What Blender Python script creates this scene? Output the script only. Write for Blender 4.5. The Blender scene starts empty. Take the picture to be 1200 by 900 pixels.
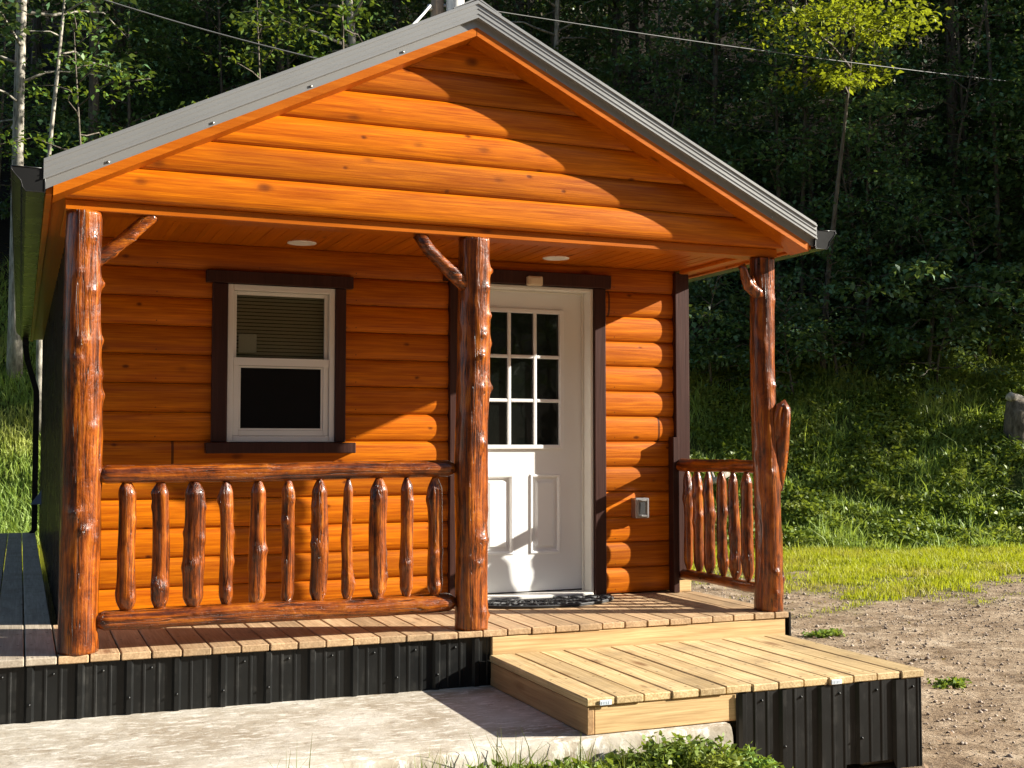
import bpy, math, random
import numpy as np
from mathutils import Vector, Matrix, noise as mnoise

random.seed(7); RNG = np.random.default_rng(7)
scene = bpy.context.scene
COL = scene.collection
R = math.radians
PI = math.pi

# ------------------------------------------------------------------ camera
CAM = Vector((-0.436, -6.299, 1.0305)); YAW = 0.3858
cd = bpy.data.cameras.new('camera'); cam = bpy.data.objects.new('camera', cd); COL.objects.link(cam)
cam.location = CAM; cam.rotation_euler = (PI/2 + 0.0493, 0.0, -YAW)
cd.sensor_width = 36; cd.lens = 42.54; cd.clip_start = .05; cd.clip_end = 2000
scene.camera = cam
FW = (math.sin(YAW), math.cos(YAW)); RT = (math.cos(YAW), -math.sin(YAW))
def dl(d, l):            # ground distance ahead of / beside the viewpoint -> world x, y
    return (CAM.x + d*FW[0] + l*RT[0], CAM.y + d*FW[1] + l*RT[1])

# ------------------------------------------------------------------ light
SAZ, SEL = R(70), R(22.5)
sun_dir = Vector((math.sin(SAZ)*math.cos(SEL), -math.cos(SAZ)*math.cos(SEL), math.sin(SEL)))
ld = bpy.data.lights.new('sun', 'SUN'); lo = bpy.data.objects.new('sun', ld); COL.objects.link(lo)
ld.energy = 5.0; ld.angle = R(.53); ld.color = (1, .94, .83)
lo.rotation_euler = (-sun_dir).to_track_quat('-Z', 'Y').to_euler()
w = bpy.data.worlds.new('World'); scene.world = w; w.use_nodes = True
nt = w.node_tree; bg = nt.nodes['Background']
sky = nt.nodes.new('ShaderNodeTexSky'); sky.sky_type = 'NISHITA'; sky.sun_disc = False
sky.sun_elevation = SEL; sky.sun_rotation = math.atan2(sun_dir.x, sun_dir.y)
nt.links.new(sky.outputs[0], bg.inputs[0]); bg.inputs[1].default_value = .05
vs = scene.view_settings
vs.view_transform = 'Standard'; vs.look = 'None'; vs.gamma = 1; vs.use_curve_mapping = False; vs.exposure = 1.58
scene.render.resolution_x = 1024; scene.render.resolution_y = 768

# ------------------------------------------------------------------ materials
class NT:
    def __init__(s, name):
        s.m = bpy.data.materials.new(name); s.m.use_nodes = True
        s.t = s.m.node_tree; s.b = s.t.nodes['Principled BSDF']; s.out = s.t.nodes['Material Output']
    def n(s, typ, **kw):
        nd = s.t.nodes.new('ShaderNode' + typ)
        for k, v in kw.items():
            if k.startswith('i_'): nd.inputs[int(k[2:]) if k[2:].isdigit() else k[2:].replace('_', ' ')].default_value = v
            else: setattr(nd, k, v)
        return nd
    def l(s, a, b): s.t.links.new(a, b)
    def math(s, op, a, b=None, c=None):
        nd = s.n('Math', operation=op)
        for i, v in enumerate((a, b, c)):
            if v is None: continue
            if isinstance(v, (int, float)): nd.inputs[i].default_value = v
            else: s.l(v, nd.inputs[i])
        return nd.outputs[0]
    def ramp(s, fac, stops):
        nd = s.n('ValToRGB'); cr = nd.color_ramp
        while len(cr.elements) < len(stops): cr.elements.new(.5)
        for e, (p, c) in zip(cr.elements, stops):
            e.position = p; e.color = (*c, 1) if len(c) == 3 else c
        s.l(fac, nd.inputs[0]); return nd.outputs[0]
    def mix(s, f, a, b, mode='MIX'):
        nd = s.n('Mix', data_type='RGBA', blend_type=mode)
        if isinstance(f, (int, float)): nd.inputs[0].default_value = f
        else: s.l(f, nd.inputs[0])
        for i, v in ((6, a), (7, b)):
            if isinstance(v, tuple): nd.inputs[i].default_value = (*v, 1)
            else: s.l(v, nd.inputs[i])
        return nd.outputs[2]
    def noise(s, vec, scale, detail=4, rough=.55, dist=0):
        nd = s.n('TexNoise'); nd.inputs['Scale'].default_value = scale; nd.inputs['Detail'].default_value = detail
        nd.inputs['Roughness'].default_value = rough; nd.inputs['Distortion'].default_value = dist
        if vec is not None: s.l(vec, nd.inputs['Vector'])
        return nd.outputs['Fac']
    def bump(s, h, strength=.3, dist=.01):
        nd = s.n('Bump'); nd.inputs['Strength'].default_value = strength; nd.inputs['Distance'].default_value = dist
        s.l(h, nd.inputs['Height']); s.l(nd.outputs[0], s.b.inputs['Normal']); return nd
    def set(s, **kw):
        for k, v in kw.items():
            i = s.b.inputs[k.replace('_', ' ')]
            if isinstance(v, (int, float)): i.default_value = v
            elif isinstance(v, tuple): i.default_value = (*v, 1) if len(v) == 3 else v
            else: s.l(v, i)
    def obj(s): return s.n('TexCoord').outputs['Object']
    def sep(s, v):
        nd = s.n('SeparateXYZ'); s.l(v, nd.inputs[0]); return nd.outputs
    def comb(s, x, y, z):
        nd = s.n('CombineXYZ')
        for i, v in enumerate((x, y, z)):
            if isinstance(v, (int, float)): nd.inputs[i].default_value = v
            else: s.l(v, nd.inputs[i])
        return nd.outputs[0]

def wood(name, dark, light, along, course=None, rough=.4, coat=0., knots=1., vary=.25, grain=.5, knotcol=None, bumps=.25, knot_scale=(2.3, 7.), joints=0., screws=0., keep=.0):
    """stained / raw timber: grain along one axis, per-board variation, scattered knots"""
    N = NT(name); o = N.obj(); x = N.sep(o)
    a = x[along]; others = [x[i] for i in range(3) if i != along]
    if course:
        ax, pitch, off = course
        idx = N.math('FLOOR', N.math('DIVIDE', N.math('SUBTRACT', x[ax], off), pitch))
        wn = N.n('TexWhiteNoise', noise_dimensions='1D'); N.l(idx, wn.inputs['W']); rnd = wn.outputs['Value']
    else:
        inf = N.n('ObjectInfo'); rnd = inf.outputs['Random']
    sh = N.math('ADD', a, N.math('MULTIPLY', rnd, 53.))
    p1 = N.comb(N.math('MULTIPLY', sh, 1.3), N.math('MULTIPLY', others[0], 26.), N.math('MULTIPLY', others[1], 26.))
    p2 = N.comb(N.math('MULTIPLY', sh, 3.0), N.math('MULTIPLY', others[0], 95.), N.math('MULTIPLY', others[1], 95.))
    n1 = N.noise(p1, 1., 5, .6, .8); n2 = N.noise(p2, 1., 3, .6, .3)
    f = N.math('ADD', N.math('MULTIPLY', n1, 1 - grain), N.math('MULTIPLY', n2, grain))
    colr = N.ramp(f, [(.36, dark), (.52, tuple((u+v)/2 for u, v in zip(dark, light))), (.64, light)])
    blot = N.noise(N.comb(N.math('MULTIPLY', sh, .9), N.math('MULTIPLY', others[0], 2.6), N.math('MULTIPLY', others[1], 2.6)), 1., 3)
    val = N.math('ADD', N.math('MULTIPLY', rnd, vary), N.math('ADD', 1 - vary*.62, N.math('MULTIPLY', N.math('SUBTRACT', blot, .5), .55)))
    hsv = N.n('HueSaturation'); N.l(colr, hsv.inputs['Color']); N.l(val, hsv.inputs['Value']); colr = hsv.outputs[0]
    h = n2
    if knots:
        vo = N.n('TexVoronoi', feature='F1'); vo.inputs['Scale'].default_value = 1.
        wob = N.math('MULTIPLY', N.noise(o, 25., 2), .10)
        kp = N.comb(N.math('ADD', N.math('MULTIPLY', sh, knot_scale[0]), wob), N.math('MULTIPLY', others[0], knot_scale[1]), N.math('MULTIPLY', others[1], knot_scale[1]))
        N.l(kp, vo.inputs['Vector'])
        kd = N.math('DIVIDE', vo.outputs['Distance'], N.math('ADD', .55, N.math('MULTIPLY', N.sep(vo.outputs['Color'])[1], .9)))
        k = N.ramp(kd, [(.05, (1, 1, 1)), (.10*knots, (.75, .75, .75)), (.17*knots, (.12, .12, .12)), (.24*knots, (0, 0, 0))])
        kc = knotcol or tuple(c*.42 for c in dark)
        if keep:
            vr = N.sep(vo.outputs['Color'])[0]; k = N.math('MULTIPLY', k, N.math('GREATER_THAN', vr, keep))
        colr = N.mix(N.math('MULTIPLY', k, .85), colr, kc)
        h = N.math('SUBTRACT', h, N.math('MULTIPLY', k, .5))
    if joints:
        fj = N.math('FRACT', N.math('DIVIDE', N.math('ADD', a, N.math('MULTIPLY', rnd, 17.)), joints))
        colr = N.mix(N.math('MULTIPLY', N.math('LESS_THAN', fj, .0016), .8), colr, (.03, .008, .002))
        fn = N.math('ABSOLUTE', N.math('SUBTRACT', N.math('FRACT', N.math('DIVIDE', a, .61)), .5))
        fc = N.math('ABSOLUTE', N.math('SUBTRACT', N.math('FRACT', N.math('DIVIDE', N.math('SUBTRACT', x[course[0]], course[2]), course[1])), .16))
        dn = N.math('SQRT', N.math('ADD', N.math('POWER', N.math('MULTIPLY', fn, .61), 2.), N.math('POWER', N.math('MULTIPLY', fc, course[1]), 2.)))
        colr = N.mix(N.math('MULTIPLY', N.math('LESS_THAN', dn, .0042), .75), colr, (.06, .02, .008))
    if screws:
        fa = N.math('MULTIPLY', N.math('ABSOLUTE', N.math('SUBTRACT', N.math('FRACT', N.math('DIVIDE', N.math('ADD', a, 1.2), screws)), .08)), screws)
        fx = N.math('MULTIPLY', N.math('SUBTRACT', N.math('ABSOLUTE', N.math('SUBTRACT', N.math('FRACT', N.math('DIVIDE', N.math('SUBTRACT', x[course[0]], course[2]), course[1])), .5)), .28), course[1])
        dn = N.math('SQRT', N.math('ADD', N.math('POWER', fa, 2.), N.math('POWER', fx, 2.)))
        colr = N.mix(N.math('MULTIPLY', N.math('LESS_THAN', dn, .0072), .85), colr, (.045, .03, .02))
        soil = N.noise(o, 3.3, 7, .68, .5); colr = N.mix(N.ramp(soil, [(.5, (0, 0, 0)), (.72, (.55, .55, .55))]), colr, (.20, .145, .09))
    N.set(Base_Color=colr, Roughness=N.math('ADD', rough - .08, N.math('MULTIPLY', n1, .16)))
    N.set(Specular_IOR_Level=.2)
    if coat: N.set(Coat_Weight=coat, Coat_Roughness=.12)
    if bumps: N.bump(h, bumps, .004)
    return N.m

def plain(name, col, rough=.5, metal=0., var=.12, scale=6., bump=0., coat=0., spec=.5):
    N = NT(name); o = N.obj(); f = N.noise(o, scale, 6)
    c = N.mix(f, tuple(v*(1-var) for v in col), tuple(min(1, v*(1+var)) for v in col))
    N.set(Base_Color=c, Roughness=N.math('ADD', rough-.06, N.math('MULTIPLY', f, .12)), Metallic=metal, Specular_IOR_Level=spec)
    if coat: N.set(Coat_Weight=coat, Coat_Roughness=.1)
    if bump: N.bump(N.noise(o, scale*12, 4), bump, .003)
    return N.m

M = {}
PITCH = .173
OR_D, OR_L = (.32, .062, .0008), (.63, .178, .0012)
M['siding'] = wood('stained_siding', OR_D, OR_L, 0, (2, PITCH, .008), .42, .0, .9, .40, .55, (.085, .015, .002), .35, (4.2, 7.), 9.7, 0., .12)
M['gable'] = wood('stained_gable_siding', OR_D, OR_L, 0, (2, PITCH, 2.248), .42, .0, .9, .40, .55, (.085, .015, .002), .35, (4.2, 7.), 0., 0., .12)
M['soffit'] = wood('stained_ceiling', (.38, .085, .0012), (.52, .14, .0015), 1, (0, .09, 0), .4, .05, .6, .25, .4, None, .1)
M['stain'] = wood('stained_board', (.38, .085, .003), (.52, .14, .005), 0, None, .38, .1, .7, .2, .4)
M['brown'] = wood('dark_brown_trim', (.030, .011, .008), (.055, .021, .015), 2, None, .45, .0, .0, .2, .5, None, .25)
def logmat(name, ax):
    N = NT(name); o = N.obj(); x = N.sep(o); a = x[ax]; ot = [x[i] for i in range(3) if i != ax]
    rnd = N.n('ObjectInfo').outputs['Random']; sh = N.math('ADD', a, N.math('MULTIPLY', rnd, 31.))
    p = N.comb(N.math('MULTIPLY', sh, 2.2), N.math('MULTIPLY', ot[0], 44.), N.math('MULTIPLY', ot[1], 44.))
    p2 = N.comb(N.math('MULTIPLY', sh, 5.), N.math('MULTIPLY', ot[0], 9.), N.math('MULTIPLY', ot[1], 9.))
    n1 = N.noise(p, 1., 6, .65, .6); n2 = N.noise(p2, 1., 5, .7, .4)
    f = N.math('ADD', N.math('MULTIPLY', n1, .55), N.math('MULTIPLY', n2, .45))
    c = N.ramp(f, [(.36, (.016, .004, .002)), (.45, (.085, .017, .002)), (.53, (.23, .050, .003)), (.66, (.44, .135, .008))])
    ck = N.noise(N.comb(N.math('MULTIPLY', sh, .8), N.math('MULTIPLY', ot[0], 30.), N.math('MULTIPLY', ot[1], 30.)), 1., 2, .5, .2)
    crack = N.ramp(N.math('ABSOLUTE', N.math('SUBTRACT', ck, .5)), [(.006, (1, 1, 1)), (.016, (0, 0, 0))])
    c = N.mix(N.math('MULTIPLY', crack, .75), c, (.012, .004, .002))
    N.set(Base_Color=c, Roughness=N.math('ADD', .2, N.math('MULTIPLY', n2, .22)), Coat_Weight=.45, Coat_Roughness=.1, Specular_IOR_Level=.25)
    N.bump(N.math('SUBTRACT', N.math('ADD', n1, n2), N.math('MULTIPLY', crack, .5)), .8, .010)
    return N.m
M['log_z'] = logmat('varnished_log_upright', 2); M['log_x'] = logmat('varnished_log_lengthwise', 0); M['log_y'] = logmat('varnished_log_crosswise', 1)
M['peel'] = wood('peeled_log_end', (.45, .25, .12), (.66, .42, .24), 2, None, .35, .5, 0, .1)
BP = .1466; BX0 = .777
M['deck'] = wood('porch_decking', (.32, .205, .11), (.58, .40, .23), 1, (0, BP, BX0), .62, 0, .55, .34, .5, (.20, .10, .05), .35, (1.6, 5.), 0., .4)
M['walk'] = wood('weathered_decking', (.30, .25, .19), (.48, .41, .32), 1, (0, BP, BX0), .7, 0, .5, .3, .5, (.12, .10, .08), .35, (1.6, 5.), 0., .4)  # weathered grey, also lightened to lift the boards lying in shade
M['step'] = wood('step_decking', (.40, .27, .12), (.70, .53, .29), 1, (0, .1488, 1.985), .62, 0, .9, .34, .6, (.20, .10, .04), .45, (1.9, 6.), 0., .4)
M['lumber'] = wood('treated_lumber', (.40, .25, .11), (.66, .47, .235), 0, None, .6, 0, 1.1, .15, .6, (.22, .10, .04), .3, (1.7, 6.))
M['lumber_y'] = wood('treated_lumber_side', (.30, .17, .08), (.46, .29, .14), 1, None, .6, 0, .9, .15, .45, (.15, .07, .03), .3, (1.7, 6.))
M['white'] = plain('white_paint', (.74, .74, .73), .38, 0, .03, 3., .05)
M['vinyl'] = plain('white_vinyl', (.74, .72, .66), .35, 0, .03)
M['lamp'] = plain('white_lamp_trim', (.8, .78, .72), .45)
M['roof'] = plain('grey_metal', (.175, .175, .170), .42, .35, .05, 2., 0, 0, .5)
M['rake'] = plain('grey_trim_metal', (.30, .30, .295), .36, .45, .04, 2.)
M['gutter'] = plain('black_gutter_metal', (.014, .014, .014), .28, 0, .1, 5., 0, .0, .35)
M['sidewall'] = plain('dark_side_metal', (.035, .030, .025), .28, 0, .1, 3., 0, .2, .6)
M['silver'] = plain('grey_metal_box', (.45, .45, .44), .35, .8, .1, 40.)
M['dark'] = plain('black_hole', (.004, .004, .004), .6)
M['rubber'] = plain('black_rubber', (.022, .023, .025), .55, 0, .3, 60., .3)
M['blind'] = plain('blind_slat', (.80, .72, .52), .6)
M['card'] = plain('pale_sticker', (.75, .72, .62), .6)
M['tag'] = plain('white_tag', (.62, .68, .74), .4, 0, .3, 160.)
M['bluegrey'] = plain('blue_grey_sheet', (.20, .25, .36), .5)
M['beige'] = plain('beige_plastic', (.62, .52, .36), .5)
M['porcelain'] = plain('white_can_paint', (.78, .78, .76), .4)
M['cable'] = plain('grey_cable', (.16, .16, .155), .5)
M['cablewhite'] = plain('pale_cable', (.8, .8, .78), .5)
M['polewood'] = wood('pole_timber', (.25, .18, .12), (.45, .34, .24), 2, None, .75, 0, 0, .2)

def skirt_mat():
    N = NT('black_corrugated_metal'); o = N.obj(); x = N.sep(o)
    f = N.noise(o, 7., 7, .65); s = N.noise(N.comb(N.math('MULTIPLY', x[0], 40.), N.math('MULTIPLY', x[1], 40.), N.math('MULTIPLY', x[2], 2.5)), 1., 4)
    dirt = N.math('MULTIPLY', N.ramp(f, [(.5, (0, 0, 0)), (.75, (1, 1, 1))]), N.ramp(s, [(.45, (0, 0, 0)), (.7, (1, 1, 1))]))
    c = N.mix(N.math('MULTIPLY', dirt, .5), (.006, .0065, .0065), (.09, .085, .075))
    N.set(Base_Color=c, Roughness=N.math('ADD', .26, N.math('MULTIPLY', f, .25)), Specular_IOR_Level=.3)
    return N.m
M['skirt'] = skirt_mat()

def glass_mat(name, tint, rough=.02, trans=.75):
    N = NT(name); t = N.t
    tr = N.n('BsdfTransparent'); tr.inputs[0].default_value = (*tint, 1)
    gl = N.n('BsdfGlossy'); gl.inputs['Roughness'].default_value = rough
    fr = N.n('Fresnel'); fr.inputs[0].default_value = 1.5
    wob = N.noise(N.obj(), 2.2, 2); b = N.n('Bump'); b.inputs['Strength'].default_value = .02; b.inputs['Distance'].default_value = .02
    N.l(wob, b.inputs['Height']); N.l(b.outputs[0], gl.inputs['Normal'])
    ms = N.n('MixShader'); N.l(N.math('MULTIPLY', fr.outputs[0], .5), ms.inputs[0]); N.l(tr.outputs[0], ms.inputs[1]); N.l(gl.outputs[0], ms.inputs[2])
    N.l(ms.outputs[0], N.out.inputs[0]); return N.m
M['glass'] = glass_mat('window_glass', (.75, .76, .72))
N = NT('door_glass'); N.set(Base_Color=(.004, .005, .004), Roughness=.03, Specular_IOR_Level=.7)  # near-black base stands in for the unlit room behind the panes
N.bump(N.noise(N.obj(), 3.0, 2), .08, .02); M['doorglass'] = N.m
N = NT('insect_screen'); N.set(Base_Color=(.006, .006, .006), Roughness=.8, Specular_IOR_Level=.1); M['screen'] = N.m

def concrete():
    N = NT('worn_concrete'); o = N.obj(); x = N.sep(o)
    f = N.noise(o, 2.2, 8, .65, .4); g = N.noise(o, 14., 8, .7)
    st = N.noise(N.comb(N.math('MULTIPLY', x[0], 4.), N.math('MULTIPLY', x[1], 11.), 0.), 2.4, 8, .75, .6)
    c = N.ramp(f, [(.36, (.28, .23, .165)), (.5, (.40, .355, .285)), (.62, (.49, .45, .385))])
    c = N.mix(N.ramp(st, [(.52, (0, 0, 0)), (.60, (.85, .85, .85))]), c, (.66, .62, .55))
    c = N.mix(N.ramp(g, [(.30, (.75, .75, .75)), (.43, (0, 0, 0))]), c, (.20, .15, .10))
    sp = N.n('TexVoronoi'); sp.inputs['Scale'].default_value = 9.; N.l(o, sp.inputs['Vector'])
    c = N.mix(N.ramp(sp.outputs['Distance'], [(.03, (.7, .7, .7)), (.055, (0, 0, 0))]), c, (.10, .07, .05))
    N.set(Base_Color=c, Roughness=.9, Specular_IOR_Level=.25); N.bump(N.math('ADD', g, f), .45, .012); return N.m
M['concrete'] = concrete()

def leafmat(name, c1, c2, trans=.35, rough=.5, hue=.03, dry=None, dsc=1.4):
    N = NT(name); o = N.obj(); f = N.noise(o, .9, 3); g = N.noise(o, 9., 2)
    c = N.mix(N.math('ADD', N.math('MULTIPLY', f, .5), N.math('MULTIPLY', g, .5)), c1, c2)
    if dry:
        dp = N.noise(o, dsc, 5, .65); c = N.mix(N.ramp(dp, [(.50, (0, 0, 0)), (.66, (.85, .85, .85))]), c, dry)
    rnd = N.n('ObjectInfo').outputs['Random']
    hs = N.n('HueSaturation'); N.l(c, hs.inputs['Color'])
    N.l(N.math('ADD', .5 - hue/2, N.math('MULTIPLY', rnd, hue)), hs.inputs['Hue'])
    N.l(N.math('ADD', .8, N.math('MULTIPLY', rnd, .4)), hs.inputs['Value'])
    N.set(Base_Color=hs.outputs[0], Roughness=rough, Specular_IOR_Level=.4)
    tl = N.n('BsdfTranslucent'); tc = N.mix(.5, hs.outputs[0], (.30, .34, .01)); N.l(tc, tl.inputs[0])
    ms = N.n('MixShader'); ms.inputs[0].default_value = trans
    N.l(N.b.outputs[0], ms.inputs[1]); N.l(tl.outputs[0], ms.inputs[2]); N.l(ms.outputs[0], N.out.inputs[0]); return N.m
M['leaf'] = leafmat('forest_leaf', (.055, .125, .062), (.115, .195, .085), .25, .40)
M['leafy'] = leafmat('sunny_leaf', (.19, .28, .018), (.36, .39, .03), .5)  # sunlight put into the colour: a brighter, yellower copy of the forest leaf
M['leafmid'] = leafmat('half_lit_leaf', (.07, .13, .025), (.13, .20, .035), .35)  # in-between copy, partial sunlight put into the leaf colour
M['weed'] = leafmat('weed_leaf', (.10, .21, .035), (.26, .37, .06), .35, .5, .03, (.36, .42, .08), .8)
M['lawn'] = leafmat('lawn_blade', (.28, .34, .010), (.46, .44, .020), .45, .55, .0, (.40, .33, .07), 1.1)
M['hillgrass'] = leafmat('hill_blade', (.16, .29, .06), (.36, .45, .09), .4, .55, .0, (.40, .42, .10), .55)
M['tuft'] = leafmat('tuft_blade', (.07, .12, .015), (.19, .21, .05), .3, .5, .0)
M['dead'] = leafmat('dead_leaf', (.16, .09, .045), (.34, .22, .13), .15, .8, .0)

def bark(name, c1, c2, sc=1.):
    N = NT(name); o = N.obj(); x = N.sep(o)
    f = N.noise(N.comb(N.math('MULTIPLY', x[0], 14.*sc), N.math('MULTIPLY', x[1], 14.*sc), N.math('MULTIPLY', x[2], 4.*sc)), 1., 6, .7, .5)
    N.set(Base_Color=N.ramp(f, [(.35, c1), (.6, c2)]), Roughness=.9, Specular_IOR_Level=.2); N.bump(f, .6, .03); return N.m
M['bark'] = bark('grey_bark', (.055, .045, .035), (.17, .145, .115))
M['palebark'] = bark('pale_bark', (.16, .14, .11), (.48, .44, .37), .7)
M['deadwood'] = bark('bleached_deadwood', (.22, .19, .15), (.52, .47, .40))

# ------------------------------------------------------------------ mesh helpers
class MB:
    def __init__(s): s.v = []; s.f = []; s.sm = []
    def add(s, vs_, fs, smooth=False):
        b = len(s.v); s.v += [tuple(v) for v in vs_]; s.f += [tuple(i+b for i in f) for f in fs]; s.sm += [smooth]*len(fs); return s
    def box(s, x0, x1, y0, y1, z0, z1):
        s.add([(x0,y0,z0),(x1,y0,z0),(x1,y1,z0),(x0,y1,z0),(x0,y0,z1),(x1,y0,z1),(x1,y1,z1),(x0,y1,z1)],
              [(0,3,2,1),(4,5,6,7),(0,1,5,4),(1,2,6,5),(2,3,7,6),(3,0,4,7)]); return s
    def bbox(s, x0, x1, y0, y1, z0, z1, b=.004):
        """box with chamfered edges"""
        C = Vector(((x0+x1)/2, (y0+y1)/2, (z0+z1)/2)); hx, hy, hz = (x1-x0)/2, (y1-y0)/2, (z1-z0)/2
        b = min(b, hx*.45, hy*.45, hz*.45); vid = {}; vsx = []
        for sx in (-1, 1):
            for sy in (-1, 1):
                for sz in (-1, 1):
                    for k in range(3):
                        p = [sx*(hx-b), sy*(hy-b), sz*(hz-b)]; p[k] = (sx*hx, sy*hy, sz*hz)[k]
                        vid[(sx,sy,sz,k)] = len(vsx); vsx.append((C.x+p[0], C.y+p[1], C.z+p[2]))
        fs = []
        for k in range(3):
            o1, o2 = (k+1) % 3, (k+2) % 3
            for sg in (-1, 1):
                q = []
                for a, c in ((-1,-1),(1,-1),(1,1),(-1,1)):
                    t = [0,0,0]; t[k] = sg; t[o1] = a; t[o2] = c; q.append(vid[(*t, k)])
                fs.append(tuple(q) if sg > 0 else tuple(q[::-1]))
        for k in range(3):
            o1, o2 = (k+1) % 3, (k+2) % 3
            for a in (-1, 1):
                for c in (-1, 1):
                    q = []
                    for sg, kk in ((-1,o1),(1,o1),(1,o2),(-1,o2)):
                        t = [0,0,0]; t[k] = sg; t[o1] = a; t[o2] = c; q.append(vid[(*t, kk)])
                    fs.append(tuple(q) if a*c < 0 else tuple(q[::-1]))
        for sx in (-1, 1):
            for sy in (-1, 1):
                for sz in (-1, 1):
                    q = [vid[(sx,sy,sz,k)] for k in range(3)]
                    fs.append(tuple(q) if sx*sy*sz > 0 else tuple(q[::-1]))
        s.add(vsx, fs); return s
    def prism_y(s, poly, y0, y1):
        """polygon of (x,z) extruded along y"""
        n = len(poly); vv = [(x, y0, z) for x, z in poly] + [(x, y1, z) for x, z in poly]
        fs = [tuple(range(n)), tuple(range(2*n-1, n-1, -1))] + [(i, i+n, (i+1) % n + n, (i+1) % n) for i in range(n)]
        s.add(vv, fs); return s
    def tube(s, pts, rad, sides=12, disp=None, cap=True, smooth=True):
        pts = [Vector(p) for p in pts]; n = len(pts)
        t0 = (pts[1]-pts[0]).normalized(); ref = Vector((0,1,0)) if abs(t0.y) < .8 else Vector((1,0,0))
        u = t0.cross(ref).normalized(); b = len(s.v); vv = []
        for i in range(n):
            t = (pts[min(i+1,n-1)] - pts[max(i-1,0)]).normalized()
            u = (u - t*u.dot(t)).normalized(); v = t.cross(u)
            for k in range(sides):
                th = 2*PI*k/sides; r = rad[i] if not callable(rad) else rad(i/(n-1))
                if disp: r += disp(i/(n-1), th)
                vv.append(pts[i] + u*(r*math.cos(th)) + v*(r*math.sin(th)))
        fs = [(i*sides+k, i*sides+(k+1) % sides, (i+1)*sides+(k+1) % sides, (i+1)*sides+k) for i in range(n-1) for k in range(sides)]
        if cap: fs += [tuple(range(sides-1, -1, -1)), tuple((n-1)*sides+k for k in range(sides))]
        s.add(vv, fs, smooth); return s
    def lathe(s, c, prof, sides=24):
        """(r,z) profile turned about a vertical axis through c"""
        vv = [(c[0]+r*math.cos(2*PI*k/sides), c[1]+r*math.sin(2*PI*k/sides), c[2]+z) for r, z in prof for k in range(sides)]
        n = len(prof)
        fs = [(i*sides+k, i*sides+(k+1) % sides, (i+1)*sides+(k+1) % sides, (i+1)*sides+k) for i in range(n-1) for k in range(sides)]
        fs += [tuple(range(sides-1,-1,-1)), tuple((n-1)*sides+k for k in range(sides))]
        s.add(vv, fs, True); return s
    def build(s, name, mat, parent=None, recalc=True):
        me = bpy.data.meshes.new(name); me.from_pydata(s.v, [], s.f)
        me.polygons.foreach_set('use_smooth', s.sm); me.materials.append(mat)
        if recalc:
            import bmesh
            bm = bmesh.new(); bm.from_mesh(me); bmesh.ops.recalc_face_normals(bm, faces=bm.faces); bm.to_mesh(me); bm.free()
        o = bpy.data.objects.new(name, me); COL.objects.link(o)
        if parent: adopt(o, parent)
        return o

def wloc(o):
    v = Vector(o.location)
    return v + (wloc(o.parent) if o.parent else Vector((0,0,0)))
def adopt(o, p):              # meshes are built in world coordinates: keep them so under the parent
    o.parent = p; o.location = -wloc(p)
def empty(name, loc):
    o = bpy.data.objects.new(name, None); o.location = loc; o.empty_display_size = .2; COL.objects.link(o); return o
def tag(o, label=None, cat=None, group=None, kind=None):
    if label: o['label'] = label
    if cat: o['category'] = cat
    if group: o['group'] = group
    if kind: o['kind'] = kind
    return o
def np_mesh(name, V, F, mat, parent=None, smooth=False, link=True):
    me = bpy.data.meshes.new(name); k = F.shape[1]
    me.vertices.add(len(V)); me.vertices.foreach_set('co', np.asarray(V, np.float32).ravel())
    me.loops.add(F.size); me.loops.foreach_set('vertex_index', F.astype(np.int32).ravel())
    me.polygons.add(len(F)); me.polygons.foreach_set('loop_start', np.arange(0, F.size, k, dtype=np.int32))
    try: me.polygons.foreach_set('loop_total', np.full(len(F), k, np.int32))
    except Exception: pass
    if smooth: me.polygons.foreach_set('use_smooth', np.ones(len(F), bool))
    me.update(calc_edges=True); me.validate(); me.materials.append(mat)
    o = bpy.data.objects.new(name, me)
    if link: COL.objects.link(o)
    if parent: o.parent = parent
    return o

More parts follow.
